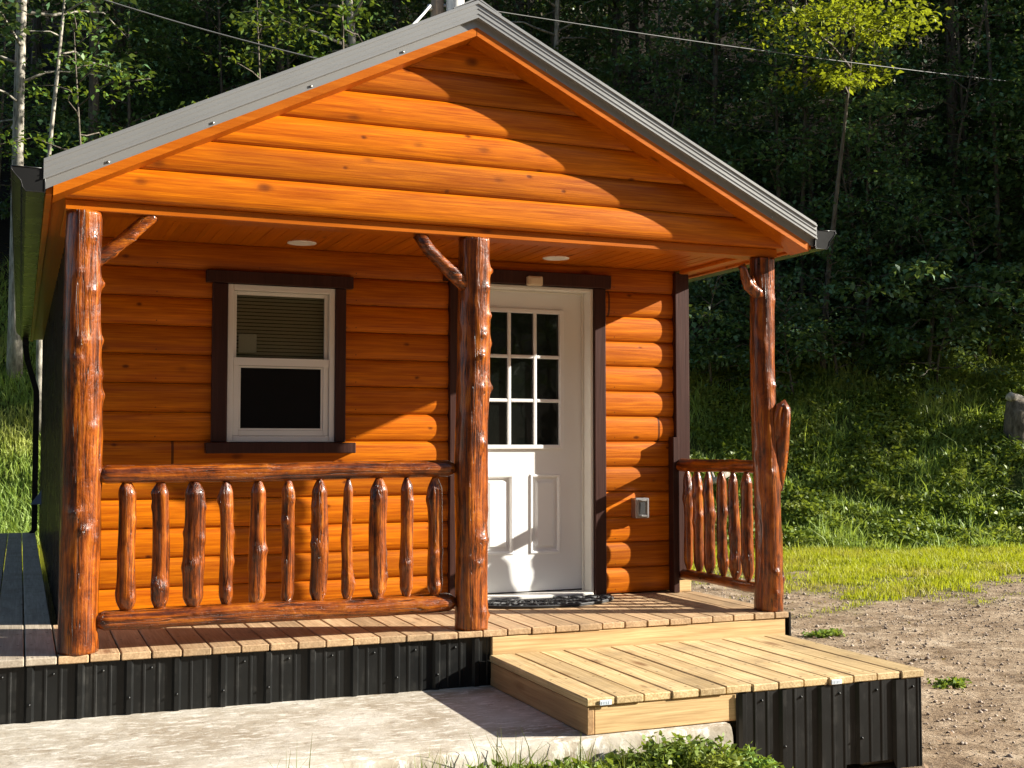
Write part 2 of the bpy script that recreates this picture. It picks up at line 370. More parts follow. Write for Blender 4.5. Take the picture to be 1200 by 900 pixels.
def log(mb, p0, p1, r0, r1, seed, knots=8, sides=22, rings=60, point=0., bow=.012, kh=.022, kspots=None, pz=None):
    """peeled log: bowed axis, uneven girth, knot bumps, optionally tapered (tenon) ends"""
    rn = random.Random(seed); p0, p1 = Vector(p0), Vector(p1); ax = (p1-p0); L = ax.length; t = ax.normalized()
    ref = Vector((0,1,0)) if abs(t.y) < .8 else Vector((1,0,0)); u = t.cross(ref).normalized(); v = t.cross(u)
    ph = [rn.uniform(0, 6.28) for _ in range(4)]
    pts = [p0 + ax*(i/rings) + u*(bow*math.sin(PI*i/rings*1.7+ph[0])*math.sin(PI*i/rings)) + v*(bow*math.sin(PI*i/rings*1.3+ph[1])*math.sin(PI*i/rings)) for i in range(rings+1)]
    ks = kspots or [(rn.uniform(.04,.96), rn.uniform(0,6.28), kh*rn.uniform(.4,1.), rn.uniform(.016,.030)) for _ in range(knots)]
    def disp(tt, th):
        r = r0 + (r1-r0)*tt
        d = r*(.06*math.sin(2*th+ph[2]+3*tt) + .035*math.sin(3*th+ph[3]-5*tt) + .045*mnoise.noise(Vector((math.cos(th)*1.1, math.sin(th)*1.1, tt*L*3+seed))) + .035*mnoise.noise(Vector((math.cos(th)*5, math.sin(th)*5, tt*L*1.6+seed*2))) + .04*mnoise.noise(Vector((math.cos(th)*4, math.sin(th)*4, tt*L*9+seed))))
        for kt, kth, hh, sg in ks:
            da = (th-kth+PI) % (2*PI)-PI; dd = ((tt-kt)*L)**2 + (da*r)**2
            if dd < (sg*4)**2:
                d += hh*math.exp(-dd/(2*sg*sg*.55)) + hh*.35*math.exp(-dd/(2*(sg*2)**2))
        if point:
            e = min(tt, 1-tt)*L
            if e < point: d -= r*.72*(1-e/point)**1.4
        return d
    mb.tube(pts, lambda tt: r0+(r1-r0)*tt, sides, disp)
    return mb

# ------------------------------------------------------------------ cabin
D = 1.171
cabin = empty('log_cabin', (1.84, D, -.30))
tag(cabin, 'small orange stained log-sided cabin with covered porch, white door and grey metal roof', 'cabin')

def siding_profile(n=9):
    """(z fraction, bulge) of one rounded log course"""
    return [(t, .025*(1-abs(2*t-1)**2.7)**.66) for t in np.linspace(.012, .988, n)]
def siding(mb, ybase, z0, ncourse, xr, holes=(), ztop=None):
    """rounded courses facing -y; xr(z) -> (x0,x1); holes = (x0,x1,z0,z1)"""
    prof = siding_profile(17)
    for c in range(ncourse):
        rows = [(z0+c*PITCH, ybase+.016)] + [(z0+(c+t)*PITCH, ybase-b) for t, b in prof] + [(z0+(c+1)*PITCH, ybase+.016)]
        for (za, ya), (zb, yb) in zip(rows, rows[1:]):
            if ztop and za >= ztop: continue
            if ztop and zb > ztop: zb = ztop
            xa, xb = xr(za), xr(zb)
            spans = [(0., 1.)]
            if xa[1] <= xa[0]: continue
            if xb[1] <= xb[0]: mid = (xa[0]+xa[1])/2; xb = (mid, mid)
            cuts = [(h[0], h[1]) for h in holes if zb > h[2] and za < h[3]]
            edges = [xa[0]] ; segs = []
            cur = xa[0]
            for h0, h1 in sorted(cuts):
                segs.append((cur, h0)); cur = h1
            segs.append((cur, None))
            for s0, s1 in segs:
                a0 = s0; b0 = xb[0] if s0 == xa[0] else s0
                a1 = xa[1] if s1 is None else s1; b1 = xb[1] if s1 is None else s1
                mb.add([(a0,ya,za),(a1,ya,za),(b1,yb,zb),(b0,yb,zb)], [(0,1,2,3)], True)
    return mb
mb = MB()
WIN = (.70, 1.40, 1.03, 2.01); DOOR = (2.24, 3.17, -.1, 2.075)
siding(mb, D+.004, .008, 13, lambda z: (-.13, 3.84), (WIN, DOOR), 2.249)
wall = mb.build('wall', M['siding'], cabin, recalc=False); wall['label'] = 'orange rounded log siding behind the porch'

# gable siding, clipped under the roof slope
RX, RZ, SL = 1.86, 3.457, .488
def rl(x): return RZ - SL*abs(x-RX)
mb = MB(); zc = RZ-.170
siding(mb, .034, 2.248, 6, lambda z: (RX-max(0,(zc-z))/SL, RX+max(0,(zc-z))/SL))
mb.build('gable', M['gable'], cabin, recalc=False)
# side and back walls
mb = MB(); mb.box(-.20, -.13, D+.02, 8.9, -.28, 2.234)
for k in range(34): y = D+.1+k*.23; mb.box(-.212, -.199, y, y+.03, -.05, 2.22)
mb.build('wall', M['sidewall'], cabin)
mb = MB(); mb.box(3.83, 3.90, D+.02, 8.9, -.28, 2.234)
for k in range(34): y = D+.1+k*.23; mb.box(3.899, 3.912, y, y+.03, -.05, 2.22)
mb.build('wall', M['sidewall'], cabin)
MB().prism_y([(-.128,-.28),(3.828,-.28),(3.828,2.30),(RX,3.24),(-.128,2.30)], 8.80, 8.88).build('wall', M['sidewall'], cabin)
mb = MB(); mb.box(-.128, 3.828, D+.35, 8.79, -.29, -.05); mb.build('floor', M['dark'], cabin)

# corner posts
for x0, x1, nm in ((3.815, 3.925, 1), (-.214, -.135, 0)):
    MB().bbox(x0, x1, D-.055, D+.12, .085 if nm else -.02, 2.232).build('corner_post', M['brown'], cabin)
MB().bbox(3.80, 3.93, D-.050, D+.115, -.002, .083).build('corner_block', M['lumber'], cabin)
MB().bbox(3.765, 3.812, D-.10, D-.03, 0.002, 1.075).build('rail_batten', M['brown'], cabin)

# roof
roof_v = []
mb = MB()
XE0, XE1 = -.355, 4.088
for x0, x1 in ((XE0, RX), (XE1, RX)):
    lo_, hi_ = rl(x0), RZ
    mb.prism_y([(x0, lo_-.022), (x0, lo_-.002), (x1, hi_-.002), (x1, hi_-.022)] if x0 < x1 else [(x1, hi_-.022), (x1, hi_-.002), (x0, lo_-.002), (x0, lo_-.022)], -.135, 9.0)
    for k in range(39):
        y = -.02+k*.2286
        mb.prism_y([(x0, lo_-.004), (x0, lo_+.016), (x1, hi_+.016), (x1, hi_-.004)], y, y+.03)
roof = mb.build('roof', M['roof'], cabin)
def slope_strip(mb, x0, x1, top, bot, y0, y1):
    a, b = rl(x0), rl(x1)
    mb.prism_y([(x0, a+bot), (x1, b+bot), (x1, b+top), (x0, a+top)], y0, y1)
for xa in (XE0, XE1):
    xs = (xa, RX) if xa < RX else (RX, xa)
    mb = MB()
    slope_strip(mb, *xs, .006, -.082, -.150, -.116)
    slope_strip(mb, *xs, .006, -.004, -.157, -.1503)
    slope_strip(mb, *xs, -.026, -.031, -.1535, -.1503)
    slope_strip(mb, *xs, -.054, -.059, -.1535, -.1503)
    slope_strip(mb, *xs, -.074, -.083, -.1565, -.1503)
    slope_strip(mb, *xs, -.0823, -.1283, -.121, -.112)
    slope_strip(mb, *xs, .0063, .018, -.148, -.03)
    mb.build('metal_trim', M['rake'], roof)
    mb = MB()
    xo = xa+.045 if xa < RX else xa-.045
    xs2 = (xo, RX-.002) if xa < RX else (RX+.002, xo)
    slope_strip(mb, *xs2, -.1286, -.176, -.129, -.1095); slope_strip(mb, *xs2, -.0245, -.176, -.1093, .062)
    mb.build('rake_board', M['stain'], roof)
for sgn in (-1, 1):
    for i in range(4):
        x = RX + sgn*(.42+i*.50); z = rl(x)-.112
        MB().lathe((x, -.1235, z), [(.006,-.005),(.006,.005)], 8).build('trim_screw', M['silver'], roof)
mb = MB(); mb.prism_y([(RX-.14, rl(RX-.14)+.02), (RX, RZ+.026), (RX+.14, rl(RX+.14)+.02), (RX+.14, rl(RX+.14)+.026), (RX, RZ+.036), (RX-.14, rl(RX-.14)+.026)], -.146, 9.0)
mb.build('ridge_cap', M['rake'], roof)

# fascia + eave soffit
mb = MB(); mb.bbox(-.345, -.312, -.107, 8.95, 2.228, 2.318); mb.bbox(4.045, 4.078, -.107, 8.95, 2.232, 2.318); mb.build('fascia', M['stain'], cabin)
mb = MB(); mb.box(-.310, 4.043, .05, D+.02, 2.248, 2.262); mb.box(-.310, -.131, D+.021, 8.9, 2.2485, 2.262); mb.box(3.829, 4.043, D+.021, 8.9, 2.2485, 2.262)
for k in range(49):           # tongue and groove beads
    x = -.30+k*.09; mb.box(x-.0022, x+.0022, .195, D, 2.2455, 2.2482)
mb.build('ceiling', M['soffit'], cabin)
# beams
mb = MB(); mb.bbox(-.25, 3.94, .058, .19, 2.194, 2.2475, .004); mb.build('beam', M['stain'], cabin)
for x0 in (-.245, 3.845): mb = MB(); mb.bbox(x0, x0+.075, .191, D-.06, 2.224, 2.2475); mb.build('beam', M['stain'], cabin)
# gutters
def gutter(sign, xin, y0, y1):
    prof = [(0,.115),(0,0),(.085,0),(.100,.020),(.108,.050),(.135,.080),(.150,.100),(.150,.116)]
    P = [(xin+sign*a, 2.232+b) for a, b in prof]; inner = [(xin+sign*(a-.004 if a > .01 else a+.004), 2.232+max(b, .004)) for a, b in prof]
    mb = MB(); n = len(P)
    vv = [(x,y0,z) for x,z in P]+[(x,y1,z) for x,z in P]+[(x,y0,z) for x,z in inner]+[(x,y1,z) for x,z in inner]
    fs = [(i,i+1,i+1+n,i+n) for i in range(n-1)] + [(2*n+i,2*n+i+1,3*n+i+1,3*n+i) for i in range(n-1)] + [(0,2*n,3*n,n),(n-1,3*n-1,4*n-1,2*n-1)]
    mb.add(vv, fs)
    for y in (y0-.003, y1): mb.prism_y(P, y, y+.003)
    rim = [(x, y0-.004, z) for x, z in P]; mb.tube(rim, [.0028]*n, 6); mb.tube([(P[-1][0], y0, P[-1][1]), (P[-1][0], y1, P[-1][1])], [.005]*2, 6)
    mb.tube([(P[0][0]+sign*.003, y0-.004, P[0][1]), (P[-1][0], y0-.004, P[-1][1])], [.0028]*2, 6)
    return mb
gutter(-1, -.348, -.14, 8.95).build('gutter', M['gutter'], cabin)
gutter(1, 4.082, -.14, 8.95).build('gutter', M['gutter'], cabin)
mb = MB()
def rect_duct(mb, pts, w_, d_):
    n = len(pts); vv = []
    for p in pts: vv += [(p[0]-w_/2,p[1]-d_/2,p[2]),(p[0]+w_/2,p[1]-d_/2,p[2]),(p[0]+w_/2,p[1]+d_/2,p[2]),(p[0]-w_/2,p[1]+d_/2,p[2])]
    fs = [(0,3,2,1),(4*n-4,4*n-3,4*n-2,4*n-1)]
    for i in range(n-1):
        for k in range(4): fs.append((4*i+k,4*i+(k+1)%4,4*i+4+(k+1)%4,4*i+4+k))
    mb.add(vv, fs)
rect_duct(mb, [(-.40,8.5,2.24),(-.39,8.5,2.08),(-.375,8.5,1.98),(-.30,8.5,1.72),(-.272,8.5,1.62),(-.268,8.5,.06),(-.30,8.5,.02)], .062, .08)
mb.build('downspout', M['gutter'], cabin)
MB().prism_y([(-.318,.37),(-.205,.37),(-.205,.53)], 7.9, 7.93).build('corner_flap', M['bluegrey'], cabin)

# porch posts
def post(x, seed, r0, r1, lean, ksp):
    mb = MB(); log(mb, (x,.1,.001), (x+lean,.1,2.191), r0, r1, seed, 0, 36, 150, 0, .012, .03, ksp)
    return mb.build('post', M['log_z'], cabin)
# knot list: height fraction, angle, height, spread (angle: 0=+x side... measured round the axis)
def kn(seed, n, th0, th1, hmax=.03):
    rn = random.Random(seed); return [(rn.uniform(.03,.97), rn.uniform(th0,th1), hmax*rn.uniform(.45,1), rn.uniform(.012,.022)) for _ in range(n)]
# tube frame for vertical: u = z x y = -x ; v = z x u = -y  -> theta 0 points -x, 90deg points -y, 180deg +x
p1 = post(-.152, 11, .098, .080, -.006, kn(3, 16, 1.2, 3.3, .013)); p1['label'] = 'knotty log post at the near left porch corner'
p2 = post(1.914, 23, .097, .083, .018, kn(5, 16, 1.7, 3.4, .019)); p2['label'] = 'knotty log post between railing and door'
p3 = post(3.880, 37, .086, .076, -.026, kn(8, 9, 1.0, 3.2, .014)); p3['label'] = 'log post with a hooked branch stub at the far porch corner'
mb = MB(); log(mb, (-.10,.1,1.945), (.175,.1,2.20), .031, .036, 51, 3, 14, 30, 0, .003, .008); mb.build('branch_brace', M['log_x'], p1)
mb = MB()
mb.tube([(1.90,.09,1.90),(1.80,.09,1.985),(1.72,.095,2.06),(1.655,.1,2.12),(1.60,.1,2.20)], [.042,.040,.036,.036,.040], 16, lambda t,th: .004*math.sin(3*th+6*t)); mb.build('branch_brace', M['log_x'], p2)
mb = MB()
mb.tube([(3.85,.08,1.945),(3.79,.07,1.975),(3.735,.07,2.01),(3.712,.07,2.06),(3.700,.07,2.11),(3.685,.07,2.135)], [.045,.038,.032,.028,.027,.026], 14, lambda t,th: .004*math.sin(2*th+7*t))
mb.tube([(3.78,.065,1.985),(3.755,.06,2.03),(3.752,.06,2.07)], [.026,.020,.014], 12); mb.build('branch_stub', M['log_z'], p3)
mb = MB()
mb.tube([(3.925,.06,.74),(3.932,.04,.90),(3.932,.022,1.03),(3.938,.015,1.12),(3.950,.008,1.19),(3.952,.006,1.24),(3.936,.008,1.272),(3.914,.012,1.255),(3.902,.018,1.21),(3.898,.025,1.15),(3.90,.03,1.08),(3.892,.04,1.02)],
        [.030,.038,.044,.044,.038,.034,.032,.031,.032,.034,.036,.024], 16, lambda t,th: .004*math.sin(3*th+9*t)+.004*mnoise.noise(Vector((math.cos(th)*2,math.sin(th)*2,t*14))))
mb.build('branch_stub', M['log_z'], p3)

# front railing
rail = empty('railing', (.88,.1,0)); adopt(rail, cabin); rail.location = Vector((.88,.1,0))-cabin.location
rail['label'] = 'peeled log railing of eleven balusters between two posts'
def rlog(nm, p0, p1, r0, r1, seed, par, mat, knots=7, point=.05, sides=22, rings=70, kh=.006, bow=.004):
    mb = MB(); log(mb, p0, p1, r0, r1, seed, knots, sides, rings, point, bow, kh); return mb.build(nm, mat, par)
rlog('top_rail', (-.085,.1,.876), (1.83,.1,.892), .050, .043, 61, rail, M['log_x'], 9)
rlog('bottom_rail', (-.085,.1,.148), (1.83,.1,.152), .050, .052, 62, rail, M['log_x'], 9)
BX = [.072,.234,.399,.563,.726,.887,1.052,1.212,1.376,1.54,1.698]; BR = [.047,.042,.052,.036,.041,.032,.044,.028,.048,.034,.043]
for i, (x, r) in enumerate(zip(BX, BR)):
    rlog('baluster', (x+.004*math.sin(i*7),.1,.176), (x-.004*math.sin(i*3),.1,.848), r, r*.92, 70+i, rail, M['log_z'], 7, .075, 22, 70, .009)
# side railing
rail2 = empty('railing', (3.87,.65,0)); adopt(rail2, cabin); rail2.location = Vector((3.87,.65,0))-cabin.location
rail2['label'] = 'short log railing of six balusters from corner post to cabin wall'
rlog('top_rail', (3.87,.13,.885), (3.83,1.13,.882), .042, .044, 81, rail2, M['log_y'], 5)
rlog('bottom_rail', (3.87,.13,.125), (3.85,1.13,.128), .036, .036, 82, rail2, M['log_y'], 5)
for i, y in enumerate([1.04,.905,.765,.60,.455,.30]):
    rlog('baluster', (3.866,y,.15), (3.862,y+.01,.855), .033+.004*(i%3), .031+.003*(i%2), 90+i, rail2, M['log_z'], 5, .08, 16, 50, .012)

# ceiling lights
for (x, y) in ((1.125, .93), (2.80, .90)):
    MB().lathe((x,y,2.235), [(.088,.0125),(.088,.0085),(.080,.0065),(.062,.0065),(.056,.0085),(.02,.0088)], 32).build('ceiling_light', M['lamp'], cabin)

# window
win = empty('window', (1.05,D,1.5)); adopt(win, cabin); win.location = Vector((1.05,D,1.5))-cabin.location
mb = MB(); yt0, yt1 = D-.050, D+.03
mb.bbox(.628,.719,yt0,yt1,1.040,2.004); mb.bbox(1.385,1.452,yt0,yt1,1.040,2.004)
mb.bbox(.588,1.496,yt0-.012,yt1,2.006,2.082); mb.bbox(.592,1.508,yt0-.045,yt1,.972,1.038)
mb.build('trim', M['brown'], win)
def ring(mb, x0,x1,z0,z1,w_,ya,yb,b=.003):
    mb.bbox(x0,x0+w_,ya,yb,z0,z1,b); mb.bbox(x1-w_,x1,ya,yb,z0,z1,b); mb.bbox(x0+w_+.0004,x1-w_-.0004,ya,yb,z0,z0+w_,b); mb.bbox(x0+w_+.0004,x1-w_-.0004,ya,yb,z1-w_,z1,b)
mb = MB(); ring(mb,.7195,1.3845,1.0405,2.0035,.036,D-.036,D+.05); mb.build('frame', M['vinyl'], win)
mb = MB(); ring(mb,.757,1.347,1.515,1.966,.022,D-.004,D+.03); mb.build('sash', M['vinyl'], win)
mb = MB(); ring(mb,.757,1.347,1.078,1.552,.034,D-.026,D-.005); mb.bbox(.757,1.347,D-.032,D-.0265,1.508,1.556,.002); ring(mb,.792,1.312,1.113,1.507,.012,D-.020,D-.008,.001); mb.build('sash', M['vinyl'], win)
mb = MB(); mb.box(.779,1.325,D+.010,D+.014,1.53,1.946); mb.build('pane', M['glass'], win)
mb = MB(); mb.box(.80,1.304,D-.012,D-.010,1.12,1.50); mb.build('insect_screen', M['screen'], win)
mb = MB()
for k in range(19):
    z = 1.535+k*.0222; mb.add([(.762,D+.040,z),(1.342,D+.040,z),(1.342,D+.052,z+.019),(.762,D+.052,z+.019)], [(0,1,2,3)])
mb.build('blind', M['blind'], win)
MB().box(.795,.905,D+.016,D+.018,1.590,1.705).build('sticker', M['card'], win)
mb = MB(); mb.box(.70,1.40,D+.10,D+.12,1.0,2.02); mb.build('dark_backing', M['dark'], win)  # black board standing in for the unlit room behind the blind

# door
S = D+.09
mb = MB(); DX0, DX1, DZ0, DZ1 = 2.252, 3.158, .040, 2.064
def frame_cells(mb, cells, x0,x1,z0,z1, yf, yb):
    """slab with rectangular recesses: face pieces around cells"""
    xs = sorted({x0,x1,*[c[0] for c in cells],*[c[1] for c in cells]}); zs = sorted({z0,z1,*[c[2] for c in cells],*[c[3] for c in cells]})
    for xa, xb in zip(xs, xs[1:]):
        for za, zb in zip(zs, zs[1:]):
            cx, cz = (xa+xb)/2, (za+zb)/2
            if any(c[0] < cx < c[1] and c[2] < cz < c[3] for c in cells): continue
            mb.add([(xa,yf,za),(xb,yf,za),(xb,yf,zb),(xa,yf,zb)], [(0,1,2,3)])
    mb.add([(x0,yf,z0),(x0,yb,z0),(x1,yb,z0),(x1,yf,z0),(x0,yf,z1),(x0,yb,z1),(x1,yb,z1),(x1,yf,z1)], [(0,4,5,1),(3,2,6,7),(0,1,2,3),(4,7,6,5)])
cells = [(2.418,2.645,.285,.825),(2.765,2.992,.285,.825),(2.405,3.003,1.00,1.94)]
frame_cells(mb, cells, DX0, DX1, DZ0, DZ1, S, S+.04)
def panel(mb, x0,x1,z0,z1):
    # stepped moulding: proud lip, groove, raised field
    steps = [(0,0.),(.008,-.008),(.018,-.006),(.028,.012),(.045,.012),(.060,.000)]
    for (i0,y0),(i1,y1) in zip(steps, steps[1:]):
        a = [(x0+i0,S+y0,z0+i0),(x1-i0,S+y0,z0+i0),(x1-i0,S+y0,z1-i0),(x0+i0,S+y0,z1-i0)]
        b = [(x0+i1,S+y1,z0+i1),(x1-i1,S+y1,z0+i1),(x1-i1,S+y1,z1-i1),(x0+i1,S+y1,z1-i1)]
        mb.add(a+b, [(k,(k+1)%4,4+(k+1)%4,4+k) for k in range(4)])
    i, y = steps[-1]; mb.add([(x0+i,S+y,z0+i),(x1-i,S+y,z0+i),(x1-i,S+y,z1-i),(x0+i,S+y,z1-i)], [(0,1,2,3)])
panel(mb, *cells[0]); panel(mb, *cells[1])
door = mb.build('door', M['white'], cabin, recalc=False); door['label'] = 'white entry door with nine small panes over two panels'
mb = MB(); ring(mb,2.400,3.008,.995,1.945,.028,S-.020,S+.01); mb.build('glazing_frame', M['white'], door)
mb = MB()
for x in (2.611, 2.800): mb.bbox(x-.0115,x+.0115,S-.014,S+.006,1.0235,1.9165,.004)
for z in (1.322, 1.620):
    for xa, xb in ((2.4285,2.599),(2.623,2.788),(2.812,2.9795)): mb.bbox(xa,xb,S-.013,S+.006,z-.0115,z+.0115,.004)
mb.build('muntin_grid', M['white'], door)
MB().box(2.425,2.983,S+.008,S+.012,1.02,1.92).build('pane', M['doorglass'], door)
mb = MB(); mb.bbox(2.225,2.248,D-.03,S+.06,.012,2.09); mb.bbox(3.163,3.186,D-.03,S+.06,.012,2.09); mb.bbox(2.2485,3.1625,D-.03,S+.06,2.068,2.09)
mb.bbox(3.150,3.1625,S-.016,S-.002,.03,2.066,.002); mb.bbox(2.2485,3.1495,S-.016,S-.002,2.056,2.067,.002)
mb.build('door_frame', M['vinyl'], cabin)
mb = MB(); mb.bbox(2.249,3.162,D-.075,S+.03,.004,.030); mb.build('threshold', M['vinyl'], cabin)
mb = MB(); mb.box(2.25,3.16,S+.001,S+.03,.031,.0395); mb.build('door_sweep', M['rubber'], cabin)
mb = MB(); mb.bbox(2.143,2.224,D-.052,D+.03,.004,2.092); mb.bbox(3.187,3.272,D-.052,D+.03,.004,2.092); mb.bbox(2.105,3.310,D-.062,D+.03,2.0935,2.185)
mb.build('door_trim', M['brown'], cabin)
mb = MB(); mb.bbox(2.674,2.780,D-.105,D-.0625,2.083,2.146,.006); mb.bbox(2.690,2.764,D-.111,D-.1055,2.096,2.134,.003); mb.build('motion_sensor', M['beige'], cabin)
mb = MB(); mb.bbox(3.478,3.582,D-.085,D-.012,.520,.658,.005); ring(mb,3.486,3.574,.530,.648,.012,D-.094,D-.0855,.002); mb.build('outlet_box', M['silver'], cabin)
o = MB().bbox(3.508,3.552,D-.089,D-.0853,.548,.630,.003).build('outlet_cover', M['dark'], cabin)

# deck
mb = MB(); mbw = MB()
for k in range(-19, 22):
    x0 = BX0 + k*BP + .0035; x1 = min(x0 + BP - .007, 3.955)
    if x1 - x0 < .02: continue
    side = x1 < -.15
    (mbw if side else mb).bbox(x0, x1, .003*math.sin(k*5), 8.9 if side else (D-.06 if x0 < -.12 or x0 > 3.75 else D+.02), -.036+.001*math.sin(k*3), .0007*math.sin(k*7), .004)
mb.bbox(-.112, 3.81, D-.0595, D-.03, -.036, -.004)
deck = mb.build('decking', M['deck'], cabin)
walk = mbw.build('side_decking', M['walk'], cabin); walk['label'] = 'weathered grey boards running back along the left wall'
mb = MB(); mb.bbox(2.006, 3.935, .006, .045, -.150, -.040); mb.build('fascia_board', M['lumber'], deck)
mb = MB(); mb.box(-1.9, 3.93, .14, .16, -.29, -.045); mb.box(-2.0, 3.9, .16, D, -.06, -.045); mb.build('dark_underfill', M['dark'], deck)  # black sheets under the boards, standing in for shade below the gaps
MB().bbox(3.957, 3.972, -.002, .55, -.30, -.004, .002).build('end_cap', M['skirt'], deck)

def corrugated(x0, x1, y, z0, z1, phase=0., zb=None, end=False):
    """ribbed metal sheet facing -y, major ribs 0.229 apart"""
    mb = MB(); xs = []
    x = x0; P = .229
    pts = [(0,0),(.012,.017),(.034,.017),(.046,0),(.085,0),(.090,.004),(.098,.004),(.103,0),(.155,0),(.160,.004),(.168,.004),(.173,0)]
    k = math.floor((x0-phase)/P)-1
    while phase+k*P < x1:
        for a, h in pts:
            xx = phase+k*P+a
            if x0 <= xx <= x1: xs.append((xx, h))
        k += 1
    xs = [(x0, 0)] + xs + [(x1, 0)]
    n = len(xs)
    zlo = [(zb(xx) if zb else z0) for xx, _ in xs]
    vv = [(xx, y-h, zz) for (xx, h), zz in zip(xs, zlo)] + [(xx, y-h, z1) for xx, h in xs]
    mb.add(vv, [(i,i+1,n+i+1,n+i) for i in range(n-1)])
    k = math.floor((x0-phase)/P)
    while phase+k*P+.13 < x1:
        for xx, zz, hh in ((phase+k*P+.13, z1-.045, 0.), (phase+k*P+.023, (z0+z1)/2-.05, .017)):
            if x0+.02 < xx < x1-.02 and random.random() < (.9 if hh == 0 else .45):
                mb.tube([(xx,y-hh+.001,zz),(xx,y-hh-.005,zz)], [.0075,.0065], 7); mb.tube([(xx,y-hh-.0052,zz),(xx,y-hh-.009,zz)], [.0045,.0045], 6)
        k += 1
    return mb
sk = corrugated(-2.1, 2.004, .026, -.304, -.040, .062)
sk.build('skirting', M['skirt'], deck, recalc=False)

# entry platform
step = empty('entry_step', (2.95,-.62,-.31)); tag(step, 'low new timber step platform below the porch with black ribbed skirt', 'step')
PX0, PX1, PY0, PZ = 1.985, 3.919, -1.243, -.135
mb = MB()
for k in range(13):
    x0 = PX0+k*.1488+.002; x1 = x0+.1488-.006
    mb.bbox(x0, x1, PY0+.004*math.sin(k*4.1), -.002, PZ-.037+.001*math.sin(k*2), PZ+.0012*math.sin(k*9), .005)
mb.build('decking', M['step'], step)
mb = MB(); mb.bbox(PX0+.046, 2.80, PY0+.012, PY0+.052, -.303, PZ-.040); mb.build('rim_board', M['lumber'], step)
mb = MB(); mb.bbox(PX0+.008, PX0+.045, PY0+.010, -.004, -.303, PZ-.040); mb.build('rim_board', M['lumber_y'], step)
mb = MB(); mb.box(PX0+.05, 3.88, PY0+.10, -.01, -.28, PZ-.045); mb.build('dark_underfill', M['dark'], step)  # black block standing in for the shade inside the platform
zb = lambda x: -.575 if x > 3.42 and x < 3.72 else (-.63 if x >= 3.72 else -.645+.06*max(0,(x-3.0)))
corrugated(2.785, 3.895, PY0+.006, -.62, PZ-.038, 2.80, zb).build('skirting', M['skirt'], step, recalc=False)
mb = MB(); mb.box(3.893, 3.899, PY0+.002, -.02, -.64, PZ-.040); mb.build('skirting', M['skirt'], step)
MB().bbox(3.60,3.80,PY0+.10,PY0+.30,-.62,-.50).build('pier_block', M['concrete'], step)
for x in (2.050, 3.335):
    mb = MB(); mb.bbox(x, x+.060, PY0-.008, PY0-.0035, PZ-.034, PZ-.010, .001)
    for q in range(5): mb.box(x+.008+q*.009, x+.012+q*.009, PY0-.0092, PY0-.0081, PZ-.029, PZ-.016)
    mb.build('lumber_tag', M['tag'], step)

# doormat
mb = MB(); cx, cy, a_, b_ = 2.712, 1.085, .560, .395
n = 40
outl = [(cx+a_*math.cos(PI+PI*i/n), cy+b_*math.sin(PI+PI*i/n)) for i in range(n+1)]
vv = [(x,y,.003) for x,y in outl]+[(x,y,.013) for x,y in outl]; m_ = n+1
mb.add(vv, [tuple(range(m_-1,-1,-1)), tuple(range(m_,2*m_))]+[(i,(i+1)%m_,m_+(i+1)%m_,m_+i) for i in range(m_)])
for s_ in (.97,.80,.62,.44,.26):
    mb.tube([(cx+a_*s_*math.cos(PI+PI*i/n), cy-.01+b_*s_*math.sin(PI+PI*i/n), .015) for i in range(n+1)], [.007]*(n+1), 6)
for i in range(1, 26):
    th = PI+PI*i/26
    for s0, s1 in ((.28,.42),(.46,.60),(.64,.78),(.82,.95)):
        w2 = .05*math.sin(i*2.2+s0*9)
        mb.tube([(cx+a_*s0*math.cos(th), cy-.01+b_*s0*math.sin(th), .014),(cx+a_*(s0+s1)/2*math.cos(th+w2), cy-.01+b_*(s0+s1)/2*math.sin(th+w2), .020),(cx+a_*s1*math.cos(th), cy-.01+b_*s1*math.sin(th), .014)], [.007]*3, 6)
mat_o = mb.build('doormat', M['rubber']); tag(mat_o, 'black half-round rubber doormat on the porch boards at the white door', 'doormat')

# ------------------------------------------------------------------ terrain
def sm(a, b, x):
    t = np.clip((x-a)/(b-a), 0, 1); return t*t*(3-2*t)
def wob(x, y, s=1., seed=0.):
    """cheap smooth noise, about -1..1"""
    return (np.sin(x*1.7*s+1.3+seed)*np.cos(y*1.3*s-.7+seed*2)+np.sin(x*.9*s-y*1.9*s+2.1+seed)*.7+np.sin(x*3.1*s+y*2.7*s+seed*3)*.4)/2.1
def to_dl(x, y):
    dx, dy = x-CAM.x, y-CAM.y
    return dx*FW[0]+dy*FW[1], dx*RT[0]+dy*RT[1]
D0 = 19.0
def H(x, y):
    x = np.asarray(x, float); y = np.asarray(y, float); d, l = to_dl(x, y)
    base = -.63 + .21*(1-sm(2.2, 3.3, x))*(1-sm(6, 12, d)) + .22*(1-sm(-2.5, -1., x))*sm(6, 12, d)
    base = base + .016*wob(x, y, 3.1, 1.)+.010*wob(x, y, 8.3, 4.)+.03*wob(x, y, .6, 2.)*sm(9, 14, d)
    t = np.maximum(0, d-D0-.35*wob(l, l*0, .5, 3.))
    hill = np.where(t < 4, .60*t*np.minimum(1, .45+t/4*.55), 0) + np.where(t >= 4, 2.4+.74*(t-4), 0)
    hill = hill + .16*wob(x, y, 1.1, 5.)*sm(.5, 3, t)
    hill = np.minimum(hill, 40+8*wob(x, y, .05, 1.)*.5)
    hill = hill*(1-.0*l)
    south = np.maximum(0, -24-y); west = np.maximum(0, -15-x)*(1-sm(4, 12, d))  # south: unseen rise behind the viewpoint, added to cut skylight in the porch
    return base+hill+np.minimum(.62*south, 38)
